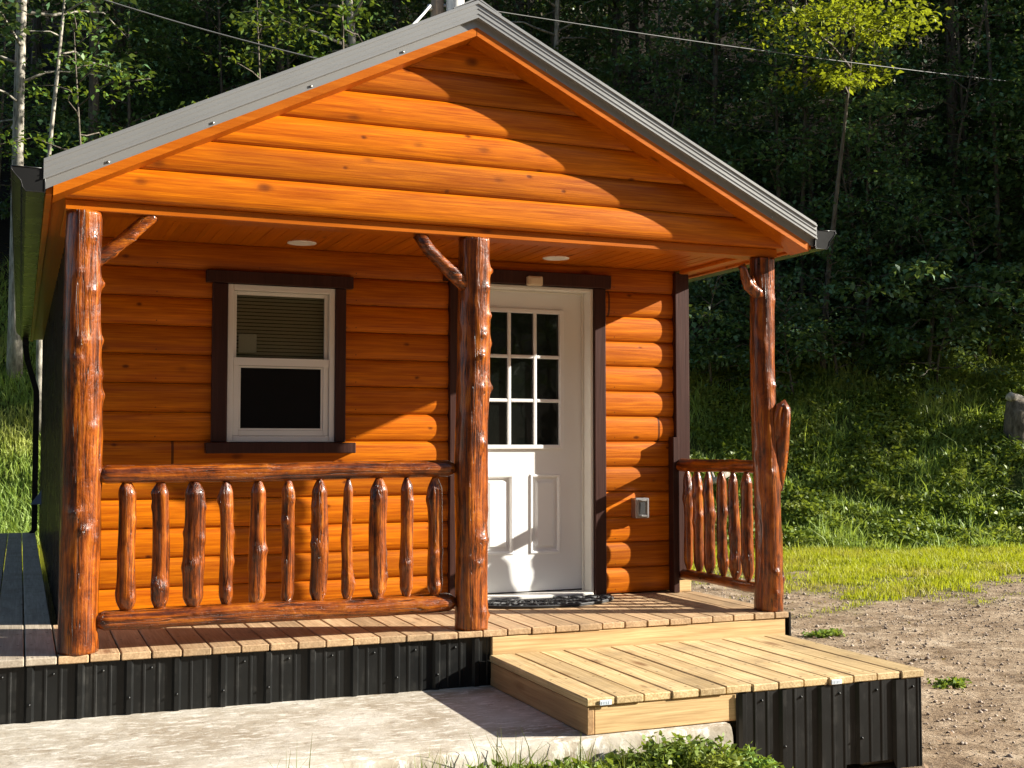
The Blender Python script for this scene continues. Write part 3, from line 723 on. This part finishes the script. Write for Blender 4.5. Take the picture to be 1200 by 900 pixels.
def grassmask(x, y):
    d, l = to_dl(x, y)
    n = wob(x, y, .8, 7.)*2.2+wob(x, y, 2.6, 2.)*2.0+wob(x, y, 7.1, 5.)*1.2
    g = sm(12.4, 16.6, d+n)
    g = np.maximum(g, sm(.72, .95, wob(x, y, 1.6, 9.)*.6+wob(x, y, 4.2, 3.)*.5)*sm(8, 10, d)*.7)
    g = np.maximum(g, (1-sm(-3.0, -2.0, x))*sm(3, 5, d))
    return g
def axis(lo, hi, step, far, n):
    c = np.arange(lo, hi+step/2, step); g = np.geomspace(step*2, far, n)
    return np.concatenate([(c[0]-g)[::-1], c, c[-1]+g])
ax_, ay_ = axis(-13, 19, .16, 300, 26), axis(-5, 29, .16, 300, 26)
gx, gy = np.meshgrid(ax_, ay_); V = np.stack([gx.ravel(), gy.ravel(), H(gx, gy).ravel()], 1)
nx, ny = len(ax_), len(ay_); ii = np.arange(nx*ny).reshape(ny, nx)
F = np.stack([ii[:-1,:-1].ravel(), ii[:-1,1:].ravel(), ii[1:,1:].ravel(), ii[1:,:-1].ravel()], 1)

N = NT('ground_soil'); o_ = N.obj()
att = N.n('Attribute', attribute_name='turf'); at2 = N.n('Attribute', attribute_name='forest')
f = N.noise(o_, 3.5, 9, .68, .3); g = N.noise(o_, 22., 6, .7); hgh = N.noise(o_, 60., 4, .7)
soil = N.ramp(f, [(.30, (.13, .083, .048)), (.45, (.27, .192, .122)), (.58, (.41, .31, .212)), (.72, (.55, .45, .33))])
soil = N.mix(N.ramp(g, [(.34, (.7, .7, .7)), (.48, (0, 0, 0))]), soil, (.10, .065, .045))
soil = N.mix(N.ramp(hgh, [(.62, (0, 0, 0)), (.70, (.7, .7, .7))]), soil, (.50, .44, .36))
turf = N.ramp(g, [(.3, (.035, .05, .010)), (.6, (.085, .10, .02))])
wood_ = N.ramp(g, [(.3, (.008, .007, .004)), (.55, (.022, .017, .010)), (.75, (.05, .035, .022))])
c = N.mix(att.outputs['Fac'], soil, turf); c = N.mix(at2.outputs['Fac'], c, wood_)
N.set(Base_Color=c, Roughness=.95, Specular_IOR_Level=.15)
N.bump(N.math('ADD', N.math('MULTIPLY', f, 1.2), N.math('ADD', g, N.math('MULTIPLY', hgh, .5))), .9, .035)
M['soil'] = N.m
ground = np_mesh('ground', V, F, M['soil'], None, True); tag(ground, 'bare brown dirt yard rising into a steep grassy wooded hillside', 'ground', None, 'structure')
dd_, ll_ = to_dl(V[:,0], V[:,1])
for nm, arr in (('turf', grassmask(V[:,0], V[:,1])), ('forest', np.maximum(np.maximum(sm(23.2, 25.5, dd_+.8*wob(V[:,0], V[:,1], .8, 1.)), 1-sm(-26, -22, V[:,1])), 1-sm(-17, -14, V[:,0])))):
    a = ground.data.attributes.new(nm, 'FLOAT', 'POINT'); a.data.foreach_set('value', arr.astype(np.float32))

# concrete pad with a broken front edge
mb = MB(); xs = np.arange(-4.2, 2.80, .07); n = len(xs)
fy = [-1.29+.030*float(wob(x, 0, 1.2, 3.))+.010*float(wob(x, 0, 7., 1.))-.02*max(0, x-2.3) for x in xs]
rows = [(lambda i: (xs[i], .9, -.306)), (lambda i: (xs[i], -1.0, -.306+.003*float(wob(xs[i], 1, 2., 1.)))), (lambda i: (xs[i], fy[i]+.022, -.307+.003*float(wob(xs[i], 2, 4., 1.)))),
        (lambda i: (xs[i], fy[i]+.006, -.318)), (lambda i: (xs[i], fy[i]-.004+.012*float(wob(xs[i], 3, 6., 2.)), -.36)), (lambda i: (xs[i], fy[i]-.012+.02*float(wob(xs[i], 4, 5., 2.)), -.52))]
vv = [r(i) for r in rows for i in range(n)]
mb.add(vv, [(r*n+i, r*n+i+1, (r+1)*n+i+1, (r+1)*n+i) for r in range(len(rows)-1) for i in range(n-1)], True)
e = [r*n+n-1 for r in range(len(rows))]; mb.add([vv[k] for k in e]+[(xs[-1], .9, -.52)], [tuple(range(len(e)+1))])
slab = mb.build('concrete_pad', M['concrete'], recalc=True); tag(slab, 'stained sunlit concrete pad in front of the porch skirting', 'concrete pad', None, 'structure')

# ------------------------------------------------------------------ foliage
def leaf_quads(P, size, rng, up=.75, droop=.25, flat=.45):
    """one folded diamond leaf per point"""
    n = len(P); az = rng.uniform(0, 2*PI, n); el = rng.normal(-droop, flat, n)
    ax = np.stack([np.cos(az)*np.cos(el), np.sin(az)*np.cos(el), np.sin(el)], 1)
    nr = np.stack([rng.normal(0, 1-up, n), rng.normal(0, 1-up, n), np.ones(n)*up], 1)
    sd = np.cross(ax, nr); sd /= np.linalg.norm(sd, axis=1)[:, None]+1e-9; nn = np.cross(sd, ax)
    s = (size*rng.uniform(.6, 1.25, n))[:, None]
    a = P; b = P+ax*s*.45+sd*s*.33+nn*s*.06; c_ = P+ax*s-nn*s*.12; d_ = P+ax*s*.45-sd*s*.33+nn*s*.06
    V_ = np.stack([a, b, c_, d_], 1).reshape(-1, 3)
    return V_, np.arange(4*n).reshape(n, 4)
def tree_parts(seed, h, z0, nb, Lmax, leaf, dens, r0, lean=0., curve=.3, low=.55, twin=False):
    """trunk+limb mesh builder and leaf arrays for one tree rooted at the origin"""
    rng = np.random.default_rng(seed); mb = MB()
    n = 14; ph = rng.uniform(0, 6.28, 2)
    ts = np.linspace(0, 1, n)
    tx = lean*h*ts**1.4 + curve*np.sin(ts*3.1+ph[0])*ts; ty = curve*np.sin(ts*2.6+ph[1])*ts
    tr = np.stack([tx-tx[0], ty-ty[0], ts*h-.4*(ts == 0)], 1)
    rad = r0*(1-.82*ts); rad[0] *= 1.35; rad[1] *= 1.04
    mb.tube([tuple(p) for p in tr], list(rad), 9, lambda t, th: r0*.05*math.sin(3*th+t*20))
    if twin:
        tr2 = tr*np.array([1., 1., 1.]) + np.stack([.10+.05*ts*h*.35, .05+0*ts, 0*ts], 1); mb.tube([tuple(p) for p in tr2], list(rad*.8), 9)
    pts = []
    for k in range(nb):
        f_ = z0/h + (1-z0/h)*((k+rng.uniform(0, 1))/nb)**.9; zz = f_*h
        i = min(n-2, int(f_*(n-1))); q = f_*(n-1)-i; base = tr[i]*(1-q)+tr[i+1]*q; base[2] = zz
        fr_ = (zz-z0)/(h-z0); L = Lmax*(low+(1-low)*math.sin(PI*min(1, fr_*1.25+.12)))*(1-.55*max(0, fr_-.5)*2)*rng.uniform(.65, 1.15)
        az = k*2.4+rng.uniform(-.6, .6); el = rng.uniform(.05, .55)+.5*fr_
        m = 5; u = np.linspace(0, 1, m)
        bp = base + np.stack([np.cos(az)*L*u*math.cos(el), np.sin(az)*L*u*math.cos(el), L*(u*math.sin(el)-.33*u*u)], 1)
        bp[1:-1] += rng.normal(0, .04*L, (m-2, 3))
        mb.tube([tuple(p) for p in bp], list(max(.012, r0*.30*(L/Lmax))*(1-.85*u)+.003), 5)
        cnt = int(dens*L*L*rng.uniform(.6, 1.3))+6
        u2 = rng.uniform(.22, 1.04, cnt)**.8; idx = np.clip(u2*(m-1), 0, m-1.001); i0 = idx.astype(int); q = (idx-i0)[:, None]
        c0 = bp[i0]*(1-q)+bp[i0+1]*q
        # leaves gather in a few sprays along the limb
        ns = max(3, int(L*3.2)); sp = rng.normal(0, .26*L, (ns, 2)); sc_ = rng.integers(0, ns, cnt)
        lat = np.stack([-np.sin(az)*sp[sc_, 0], np.cos(az)*sp[sc_, 0], sp[sc_, 1]*.28], 1)*(.35+.75*(1-abs(u2-.6)))[:, None]
        pts.append(c0+lat+rng.normal(0, 1, (cnt, 3))*np.array([.13, .13, .055])*(.6+.35*L))
    P_ = np.concatenate(pts)
    V_, F_ = leaf_quads(P_, leaf, rng)
    return mb, V_, F_
VAR = {}
for nm, args in {
    'tall_a': dict(seed=1, h=15, z0=3.6, nb=34, Lmax=3.0, leaf=.14, dens=40, r0=.17),
    'tall_b': dict(seed=2, h=17, z0=5.0, nb=32, Lmax=3.2, leaf=.15, dens=34, r0=.15, curve=.5),
    'tall_c': dict(seed=3, h=13, z0=2.6, nb=34, Lmax=2.7, leaf=.125, dens=46, r0=.12, lean=.07, curve=.4),
    'slim_a': dict(seed=4, h=8, z0=2.2, nb=22, Lmax=1.9, leaf=.12, dens=56, r0=.055, curve=.25),
    'slim_b': dict(seed=5, h=6, z0=1.2, nb=20, Lmax=1.8, leaf=.105, dens=74, r0=.045, lean=.08),
    'bush_a': dict(seed=6, h=2.6, z0=.25, nb=20, Lmax=1.4, leaf=.115, dens=105, r0=.03, low=.8),
    'bush_b': dict(seed=8, h=1.8, z0=.12, nb=18, Lmax=1.2, leaf=.095, dens=120, r0=.025, low=.9),
    'twin': dict(seed=9, h=15, z0=4.6, nb=24, Lmax=2.4, leaf=.16, dens=26, r0=.125, curve=.12, twin=True),
    'spray': dict(seed=15, h=8.6, z0=5.2, nb=15, Lmax=1.8, leaf=.115, dens=34, r0=.05, curve=.2, low=.8),
    'pole': dict(seed=14, h=10, z0=6.0, nb=14, Lmax=1.5, leaf=.15, dens=40, r0=.055, curve=.3),
    'sunny': dict(seed=12, h=7.3, z0=5.2, nb=14, Lmax=2.15, leaf=.115, dens=95, r0=.065, lean=.30, curve=.3, low=.9)}.items():
    mb, LV, LF = tree_parts(**args)
    tm = mb.build('trunk', M['bark'], None, False); cm = np_mesh('crown', LV, LF, M['leaf'])
    COL.objects.unlink(tm); COL.objects.unlink(cm)
    VAR[nm] = (tm, cm, LV, LF, np.array(tm.data.vertices and [v.co for v in tm.data.vertices]), [tuple(p.vertices) for p in tm.data.polygons])
def plant(name, var, d, px, label, cat, group, scale=1., rot=0., leaf=None, brk=None, l=None, sink=.05, part='crown'):
    ll = l if l is not None else (px-600)/1418.*d
    x, y = dl(d, ll); r = empty(name, (x, y, float(H(x, y))-sink)); r.rotation_euler.z = rot; r.scale = (scale,)*3
    tag(r, label, cat, group)
    for src, mat, nm in ((VAR[var][0], brk, 'trunk' if cat == 'tree' else 'stem'), (VAR[var][1], leaf, 'crown' if cat == 'tree' else 'foliage')):
        c_ = src.copy(); COL.objects.link(c_); c_.parent = r; c_.name = nm; c_.location = (0, 0, 0)
        if mat: c_.material_slots[0].link = 'OBJECT'; c_.material_slots[0].material = M[mat]
    return r
G = 'trees on the wooded hillside'
plant('birch_tree', 'twin', 24, 17, 'pale twin-trunked tree at the far left above the black gutter end', 'tree', G, 1., 1.6, None, 'palebark')
plant('sapling', 'pole', 22.5, 47, 'thin pale sapling just right of the twin-trunked tree', 'tree', G, 1.15, .4, 'leaf', 'palebark')
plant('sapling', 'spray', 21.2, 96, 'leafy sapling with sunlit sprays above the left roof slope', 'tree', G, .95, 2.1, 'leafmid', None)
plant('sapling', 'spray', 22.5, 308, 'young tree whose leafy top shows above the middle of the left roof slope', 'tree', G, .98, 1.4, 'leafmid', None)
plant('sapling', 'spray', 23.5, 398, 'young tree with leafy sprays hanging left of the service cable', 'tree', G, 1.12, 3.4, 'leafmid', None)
plant('forest_tree', 'tall_b', 27, 100, 'straight grey forest trunk behind the sunlit sprays at upper left', 'tree', G, 1.0, .2, None, 'bark')
plant('forest_tree', 'tall_a', 29, 128, 'dark thick trunk second from the left roof edge in shade', 'tree', G, 1., 2.9, None, 'bark')
plant('forest_tree', 'tall_b', 28, 324, 'slim straight trunk behind the middle of the left roof slope', 'tree', G, .8, 4.0, None, 'bark')
plant('forest_tree', 'tall_c', 26, 436, 'crooked pale grey trunk left of the utility pole', 'tree', G, 1.05, 2.7, None, 'palebark')
plant('forest_tree', 'tall_b', 28, 653, 'thin pale trunk in deep shade just right of the roof peak', 'tree', G, .62, 1.0, None, 'palebark')
plant('forest_tree', 'tall_a', 30, 726, 'grey trunk in deep shade under the power line right of the peak', 'tree', G, .9, 5.1, None, 'bark')
plant('forest_tree', 'tall_c', 26, 842, 'grey trunk with leafy boughs just above the right roof slope', 'tree', G, .85, .9, None, 'bark')
plant('sapling', 'pole', 25.5, 952, 'thin straight sapling close behind the right gutter end', 'tree', G, 1.1, 3.3, None, 'bark')
plant('sapling', 'pole', 26.2, 983, 'short slim sapling right of the far porch post', 'tree', G, .95, 5.0, None, 'bark')
plant('sunlit_tree', 'sunny', 24.2, 965, 'leaning tree with a bright yellow-green sunlit crown at upper right', 'tree', G, 1.02, 4.327, 'leafy', 'bark')
plant('forest_tree', 'tall_a', 27.5, 995, 'thick dark trunk behind the bright yellow-green crown', 'tree', G, 1.1, .8, None, 'bark')
plant('forest_tree', 'tall_b', 26.5, 1120, 'tall shaded tree standing between the bright crown and the right picture edge', 'tree', G, 1., 3.6, None, 'bark')
plant('sapling', 'pole', 25.2, 1172, 'slanting thin sapling near the right edge above the stump', 'tree', G, 1.2, 2.2, None, 'bark')
GB = 'bushes at the foot of the wood'
plant('bush', 'bush_a', 23.6, 835, 'dark bush low between the cabin corner and the far post', 'bush', GB, 1.0, .3)
plant('bush', 'bush_b', 23.3, 930, 'low round bush just right of the far porch post', 'bush', GB, 1.1, 1.3)
plant('bush', 'bush_a', 24.2, 1010, 'broad dark bush at the top of the grassy bank', 'bush', GB, 1.25, 2.3)
plant('bush', 'bush_b', 23.6, 1100, 'small bush above the bank left of the stump', 'bush', GB, 1.15, 3.3)
plant('bush', 'bush_a', 24.4, 1160, 'tall dark bush behind the weathered stump', 'bush', GB, 1.3, 4.3)

def mass(name, items, label, leafmat_, seed):
    """one uncountable wood: many transformed crowns and trunks in two meshes"""
    rng = np.random.default_rng(seed); LVs, LFs, TV, TF = [], [], [], []; nb = nt_ = 0
    for var, d, l, s in items:
        x, y = dl(d, l); z = float(H(x, y))-.05; a = rng.uniform(0, 6.28); ca, sa = math.cos(a), math.sin(a)
        Rm = np.array([[ca, -sa, 0], [sa, ca, 0], [0, 0, 1]])*s
        tm, cm, LV, LF, TVv, TFf = VAR[var]
        LVs.append(LV@Rm.T+np.array([x, y, z])); LFs.append(LF+nb); nb += len(LV)
        TV += (TVv@Rm.T+np.array([x, y, z])).tolist(); TF += [tuple(i+nt_ for i in f_) for f_ in TFf]; nt_ += len(TVv)
    r = empty(name, (0, 0, 0)); tag(r, label, 'woodland', None, 'stuff')
    np_mesh('foliage', np.concatenate(LVs), np.concatenate(LFs), leafmat_, r)
    me = bpy.data.meshes.new('trunks'); me.from_pydata(TV, [], TF); me.materials.append(M['bark'])
    t_ = bpy.data.objects.new('trunks', me); COL.objects.link(t_); t_.parent = r
    return r
rw = random.Random(5); items = []
# deep wood up the slope
for i in range(46):
    items.append((rw.choice(['tall_a', 'tall_b', 'tall_c']), rw.uniform(29, 42), -17+i*.80+rw.uniform(-.6, .6), rw.uniform(.85, 1.2)))
# leafy edge on the right
for i in range(24):
    items.append((rw.choice(['slim_a', 'slim_b', 'slim_b']), rw.uniform(24.6, 28), 2.6+i*.42+rw.uniform(-.4, .4), rw.uniform(.8, 1.2)))
for i in range(20):
    items.append((rw.choice(['bush_a', 'bush_b']), rw.uniform(23.8, 27), 2.4+i*.48+rw.uniform(-.4, .4), rw.uniform(.9, 1.5)))
# undergrowth up the middle of the slope
for i in range(60):
    items.append((rw.choice(['bush_a', 'slim_b', 'bush_b']), rw.uniform(28, 42), -11+i*.24+rw.uniform(-.5, .5), rw.uniform(1., 1.5)))
# thinner on the left
for i in range(9):
    items.append((rw.choice(['slim_a', 'slim_b']), rw.uniform(26, 29), -13+i*1.5+rw.uniform(-.5, .5), rw.uniform(.8, 1.1)))
# trees further along the bank, right of the view, that keep the low sun off the slope
for i in range(30):
    items.append((rw.choice(['tall_c', 'tall_a']), rw.uniform(26.5, 33), 10.5+i*.6+rw.uniform(-.4, .4), rw.uniform(.9, 1.15)))
for i in range(3):
    items.append((rw.choice(['slim_b', 'bush_a', 'slim_b']), rw.uniform(19.4, 24), 12.2+i*1.3+rw.uniform(-.3, .3), rw.uniform(.9, 1.15)))
for i in range(16):
    items.append(('slim_a', rw.uniform(23.5, 26.5), 11.2+i*.36+rw.uniform(-.3, .3), rw.uniform(1., 1.25)))
mass('woodland', items, 'dark shaded deciduous wood filling the hillside behind the cabin', M['leaf'], 3)
items = []  # out-of-view wood behind the viewpoint, thickened to cut skylight into the porch
for i in range(56):
    a = R(-50+i*1.75); rr = rw.uniform(22, 33)
    x, y = 2+rr*math.sin(a), -2-rr*math.cos(a)
    d, l = to_dl(np.float64(x), np.float64(y)); items.append((rw.choice(['tall_a', 'tall_c', 'slim_a']), float(d), float(l), rw.uniform(.8, 1.05)))
mass('woodland', items, 'wood across the yard seen only mirrored in the door glass', M['leaf'], 4)

# ------------------------------------------------------------------ grass
def blades(name, x, y, hgt, wid, mat, seed, lean=.45, z=None):
    rng = np.random.default_rng(seed); n = len(x); z = (H(x, y)-.01) if z is None else z
    az = rng.uniform(0, 2*PI, n); ba = rng.uniform(0, 2*PI, n); ln = np.abs(rng.normal(0, lean, n))*hgt
    P = np.stack([x, y, z], 1); W = np.stack([np.cos(az), np.sin(az), 0*az], 1)*(wid/2)[:, None]
    B = np.stack([np.cos(ba), np.sin(ba), 0*ba], 1)*ln[:, None]; Z = np.stack([0*x, 0*x, hgt], 1)
    m1 = P+B*.3+Z*.55; tp = P+B+Z*.95
    V_ = np.stack([P-W, P+W, m1+W*.75, m1-W*.75, tp+W*.08, tp-W*.08], 1).reshape(-1, 3); i = np.arange(n)*6
    F_ = np.concatenate([np.stack([i, i+1, i+2, i+3], 1), np.stack([i+3, i+2, i+4, i+5], 1)])
    return np_mesh(name, V_, F_, mat)
def scatter(n, d0, d1, l0, l1, seed):
    rng = np.random.default_rng(seed); d = rng.uniform(d0, d1, n); l = rng.uniform(l0, l1, n)
    return (CAM.x+d*FW[0]+l*RT[0], CAM.y+d*FW[1]+l*RT[1], rng)
def clear(x, y): return ~((x > -2.4) & (x < 4.1) & (y > -1.35) & (y < 9.1))
x, y, rng = scatter(170000, 8.5, D0+.6, 1.0, 11.5, 21)
k = (rng.uniform(0, 1, len(x)) < grassmask(x, y)**1.3*.9) & clear(x, y); x, y = x[k], y[k]
hh = rng.uniform(.04, .12, len(x))*(1+.5*wob(x, y, 2., 1.))*(.3+.7*grassmask(x, y))
x2, y2, rng = scatter(26000, 12.5, D0+.6, -12, -4, 22); k = clear(x2, y2); x2, y2 = x2[k], y2[k]
x, y = np.concatenate([x, x2]), np.concatenate([y, y2]); hh = np.concatenate([hh, rng.uniform(.06, .2, len(x2))])
o = blades('lawn_grass', x, y, hh, np.full(len(x), .011), M['lawn'], 31, .6); tag(o, 'sunlit yellow-green mown grass at the foot of the bank', 'grass', None, 'stuff')
x, y, rng = scatter(105000, D0-.3, D0+6.8, 1.2, 12.5, 23)
cl = wob(x, y, 1.3, 3.)+.6*wob(x, y, 3.7, 1.); k = rng.uniform(0, 1, len(x)) < np.clip(.55+.5*cl, .12, 1)*(1-sm(23.4, 25.8, to_dl(x, y)[0]))
x, y = x[k], y[k]; cl = cl[k]; hh = rng.gamma(4., .030, len(x))*(1+.6*np.clip(cl, -1, 1))
x2, y2, rng = scatter(46000, D0-.3, D0+9, -12.5, -4, 24); k = rng.uniform(0, 1, len(x2)) < (1-sm(25.4, 28, to_dl(x2, y2)[0])); x2, y2 = x2[k], y2[k]
x, y = np.concatenate([x, x2]), np.concatenate([y, y2]); hh = np.concatenate([hh, rng.uniform(.10, .32, len(x2))])
o = blades('bank_grass', x, y, hh, rng.uniform(.012, .034, len(x)), M['hillgrass'], 32, .65); tag(o, 'long rough green grass and weeds covering the steep bank', 'grass', None, 'stuff')
# broad-leaved weeds among the bank grass
x, y, rng = scatter(120000, D0, D0+6.6, 1.2, 12.5, 25); k = wob(x, y, 1.9, 6.)+.7*wob(x, y, 4., 2.) > -.25; x, y = x[k], y[k]
P_ = np.stack([x, y, H(x, y)+rng.uniform(.04, .34, len(x))*(.6+.4*wob(x, y, 2.3, 8.))], 1); LV, LF = leaf_quads(P_, .085, rng, .6, .1, .6)
tag(np_mesh('bank_weeds', LV, LF, M['weed']), 'low broad-leaved weeds growing through the bank grass', 'weeds', None, 'stuff')
# fallen leaves on the slope under the trees, a few on the yard
x, y, rng = scatter(20000, D0+4.2, D0+14, -12, 13, 26); x2, y2, r2 = scatter(1300, 6, 15, 2, 9.5, 27); k = clear(x2, y2); x2, y2 = x2[k], y2[k]
x, y = np.concatenate([x, x2]), np.concatenate([y, y2]); P_ = np.stack([x, y, H(x, y)+.02], 1); LV, LF = leaf_quads(P_, np.where(np.arange(len(x)) < len(x)-len(x2), .10, .04), np.random.default_rng(4), .85, -.05, .25)
tag(np_mesh('leaf_litter', LV, LF, M['dead']), 'brown fallen leaves scattered on the slope and yard', 'leaf litter', None, 'stuff')
# gravel and clods on the dirt
x, y, rng = scatter(15000, 5.5, 15, 1.2, 10, 28); k = clear(x, y) & (grassmask(x, y) < .6); x, y = x[k], y[k]
ico = np.array([(1,0,0),(-1,0,0),(0,1,0),(0,-1,0),(0,0,1),(0,0,-1)], float); icf = np.array([(0,2,4),(2,1,4),(1,3,4),(3,0,4),(2,0,5),(1,2,5),(3,1,5),(0,3,5)])
n = len(x); sz = rng.gamma(1.6, .0038, n)[:, None, None]+.004; V_ = ico[None]*sz*rng.uniform(.5, 1.3, (n, 6, 3))*np.array([1, 1, .7])+np.stack([x, y, H(x, y)+.004], 1)[:, None]
F_ = (icf[None]+(np.arange(n)*6)[:, None, None]).reshape(-1, 3)
M['stone'] = plain('yard_stone', (.30, .24, .19), .9, 0, .5, 1.3)
tag(np_mesh('gravel', V_.reshape(-1, 3), F_, M['stone']), 'small stones and clods on the dirt yard', 'gravel', None, 'stuff')

# grass strip and weed clump at the front edge of the pad
rng = np.random.default_rng(77); n = 5200
x = rng.uniform(-1.5, 2.75, n); y = -1.345-np.abs(rng.normal(0, .16, n)); k = rng.uniform(0, 1, n) < np.clip(.25+.75*sm(.5, 1.3, x)+.3*wob(x, y*0, 3., 1.), 0, 1); x, y = x[k], y[k]
hh = rng.gamma(3., .016, len(x))+.015+.09*sm(-.1, -.2, -np.abs(wob(x, y, 5., 2.))*0-.15)*0
o = blades('edge_grass', x, y, hh, rng.uniform(.004, .008, len(x)), M['tuft'], 33, .5); tag(o, 'short green grass strip along the front edge of the concrete pad', 'grass', None, 'stuff')
P_ = np.stack([rng.uniform(.6, 2.7, 2600), -1.36-np.abs(rng.normal(0, .12, 2600)), np.zeros(2600)], 1); P_[:, 2] = H(P_[:, 0], P_[:, 1])+rng.uniform(0, .05, 2600)
LV, LF = leaf_quads(P_, .045, rng, .6, -.3, .4); tag(np_mesh('edge_weeds', LV, LF, M['weed']), 'tiny clover-like weeds along the pad edge', 'weeds', None, 'stuff')
def tuft(px_x, y0, n, hmin, hmax, spread, label, seed):
    rng = np.random.default_rng(seed); x = px_x+rng.normal(0, spread, n); y = y0+rng.normal(0, spread, n)
    o = blades('grass_tuft', x-px_x, y-y0, rng.uniform(hmin, hmax, n), np.full(n, .006), M['tuft'], seed, .35, np.zeros(n))
    o.location = (px_x, y0, float(H(px_x, y0))-.01); tag(o, label, 'grass tuft', 'tall grass tufts along the pad edge')
tuft(.62, -1.42, 14, .10, .30, .035, 'leftmost tall grass tuft standing alone against the concrete pad', 41)
tuft(1.22, -1.40, 22, .08, .22, .06, 'tall thin grass tuft at the pad edge left of the step', 42)
tuft(1.55, -1.39, 26, .08, .26, .07, 'tall thin grass tuft nearest the left corner of the step', 43)
tuft(1.86, -1.40, 16, .08, .22, .05, 'sparse grass blades in front of the step corner', 44)
def clump(name, x0, y0, n, r, h, leaf, label, seed, mat='weed'):
    rng = np.random.default_rng(seed); mb = MB(); P = []
    for i in range(n):
        a = rng.uniform(0, 6.28); rr = r*math.sqrt(rng.uniform(0, 1)); bx, by = rr*math.cos(a), rr*math.sin(a)*.6
        hh = h*rng.uniform(.45, 1)*(1-.5*(rr/r)**2); ox, oy = rng.normal(0, .05, 2)
        pts = [(bx, by, -.03), (bx+ox*.5, by+oy*.5, hh*.5), (bx+ox, by+oy, hh)]
        mb.tube(pts, [.003, .0025, .0015], 4)
        for t in np.linspace(.25, 1, 6):
            for q in range(3): P.append((bx+ox*t+rng.normal(0, .014), by+oy*t+rng.normal(0, .014), hh*t+rng.normal(0, .008)))
    z = float(H(x0, y0)); root = empty(name, (x0, y0, z)); tag(root, label, 'weed', 'leafy weeds on the dirt')
    s_ = mb.build('stems', M[mat], root, False); s_.location = (0, 0, 0)
    LV, LF = leaf_quads(np.array(P), leaf, rng, .6, -.25, .45); np_mesh('leaves', LV, LF, M[mat], root)
clump('weed_clump', 2.34, -1.50, 100, .26, .16, .034, 'bushy bright green weed clump in front of the step rim board', 51)
clump('weed_clump', 2.64, -1.58, 40, .16, .12, .036, 'lower weed clump at the left end of the step skirting', 52)
for i, (d, px, lab) in enumerate([(10.6, 965, 'small green weed on bare dirt just right of the far post'), (8.4, 1110, 'tiny weed sprig on the dirt right of the step')]):
    x0, y0 = dl(d, (px-600)/1418*d); clump('dirt_weed', x0, y0, 22, .17-.05*i, .05, .035, lab, 60+i)

# ------------------------------------------------------------------ stump, branch, pole, wires
x0, y0 = dl(22.2, (1190-600)/1418*22.2); z0 = float(H(x0, y0))
st = empty('tree_stump', (x0, y0, z0)); tag(st, 'weathered pale-topped tree stump on the bank at the right edge', 'stump')
mb = MB(); log(mb, (x0, y0, z0-.2), (x0+.06, y0, z0+.62), .26, .20, 5, 6, 20, 30, 0, .02, .05); mb.build('stump_wood', M['bark'], st)
mb = MB(); log(mb, (x0-.20, y0-.05, z0+.74), (x0+.30, y0+.02, z0+.58), .09, .08, 6, 4, 14, 20, .05, .02, .03); mb.build('split_top', M['deadwood'], st)
x0, y0 = dl(20.6, (840-600)/1418*20.6); z0 = float(H(x0, y0))
mb = MB(); mb.tube([(x0-.75, y0+.25, z0+.18), (x0-.3, y0+.1, z0+.36), (x0, y0, z0+.48), (x0+.20, y0-.05, z0+.60)], [.02, .035, .05, .055], 10)
mb.tube([(x0-.05, y0, z0+.46), (x0+.05, y0+.25, z0+.60), (x0+.12, y0+.35, z0+.62)], [.03, .02, .012], 8)
o = mb.build('fallen_branch', M['deadwood']); tag(o, 'bleached broken branch lying on the bank behind the side railing', 'branch')

PXp, PYp = dl(18., (511-600)/1418*18.)
zp = float(H(PXp, PYp)); pole = empty('utility_pole', (PXp, PYp, zp)); tag(pole, 'wooden utility pole with white transformer behind the roof peak', 'utility pole')
mb = MB(); mb.tube([(PXp, PYp, zp-.3), (PXp, PYp, 4.), (PXp, PYp, 10.6)], [.125, .11, .09], 16); mb.build('pole', M['polewood'], pole)
tx, ty = PXp+.27*RT[0], PYp+.27*RT[1]
MB().lathe((tx, ty, 7.42), [(.10, 0), (.135, .012), (.138, .06), (.138, .80), (.145, .81), (.145, .85), (.08, .93), (.02, .95)], 28).build('transformer', M['porcelain'], pole)
mb = MB()
for zz in (7.65, 8.05): MB().tube([(PXp+.06*RT[0], PYp+.06*RT[1], zz), (PXp+.16*RT[0], PYp+.16*RT[1], zz)], [.03, .03], 8).build('bracket', M['silver'], pole)
for zz, s_ in ((7.55, -.11), (7.75, -.11), (7.35, .10)): MB().lathe((PXp+s_*RT[0]-.06*FW[0], PYp+s_*RT[1]-.06*FW[1], zz), [(.02, 0), (.045, .01), (.045, .04), (.03, .05), (.045, .06), (.03, .09)], 12).build('insulator', M['porcelain'], pole)
def at(px, py, d):      # a point at a given distance ahead
    l = (px-600)/1418*d; x, y = dl(d, l); return Vector((x, y, CAM.z+(520-py)/1418*d))
def wire(name, a, b, r, sag, mat, label):
    mb = MB(); pts = [a.lerp(b, i/24)-Vector((0, 0, sag*4*(i/24)*(1-i/24))) for i in range(25)]
    mb.tube(pts, [r]*25, 6); o = mb.build(name, M[mat], None, False); tag(o, label, 'cable')
wire('power_line', at(505, -7, 18.), at(1420, 112, 27.), .008, .15, 'cable', 'thin power line running from the pole past the wood to the right')
wire('power_line', at(505, 92, 17.9), at(60, -26, 17.), .011, .10, 'cable', 'thin power line crossing above the left roof slope')
wire('service_cable', at(503, -2, 17.9), at(440, 55, 14.2), .019, .06, 'cablewhite', 'thick pale service cable dropping from the pole to the roof')
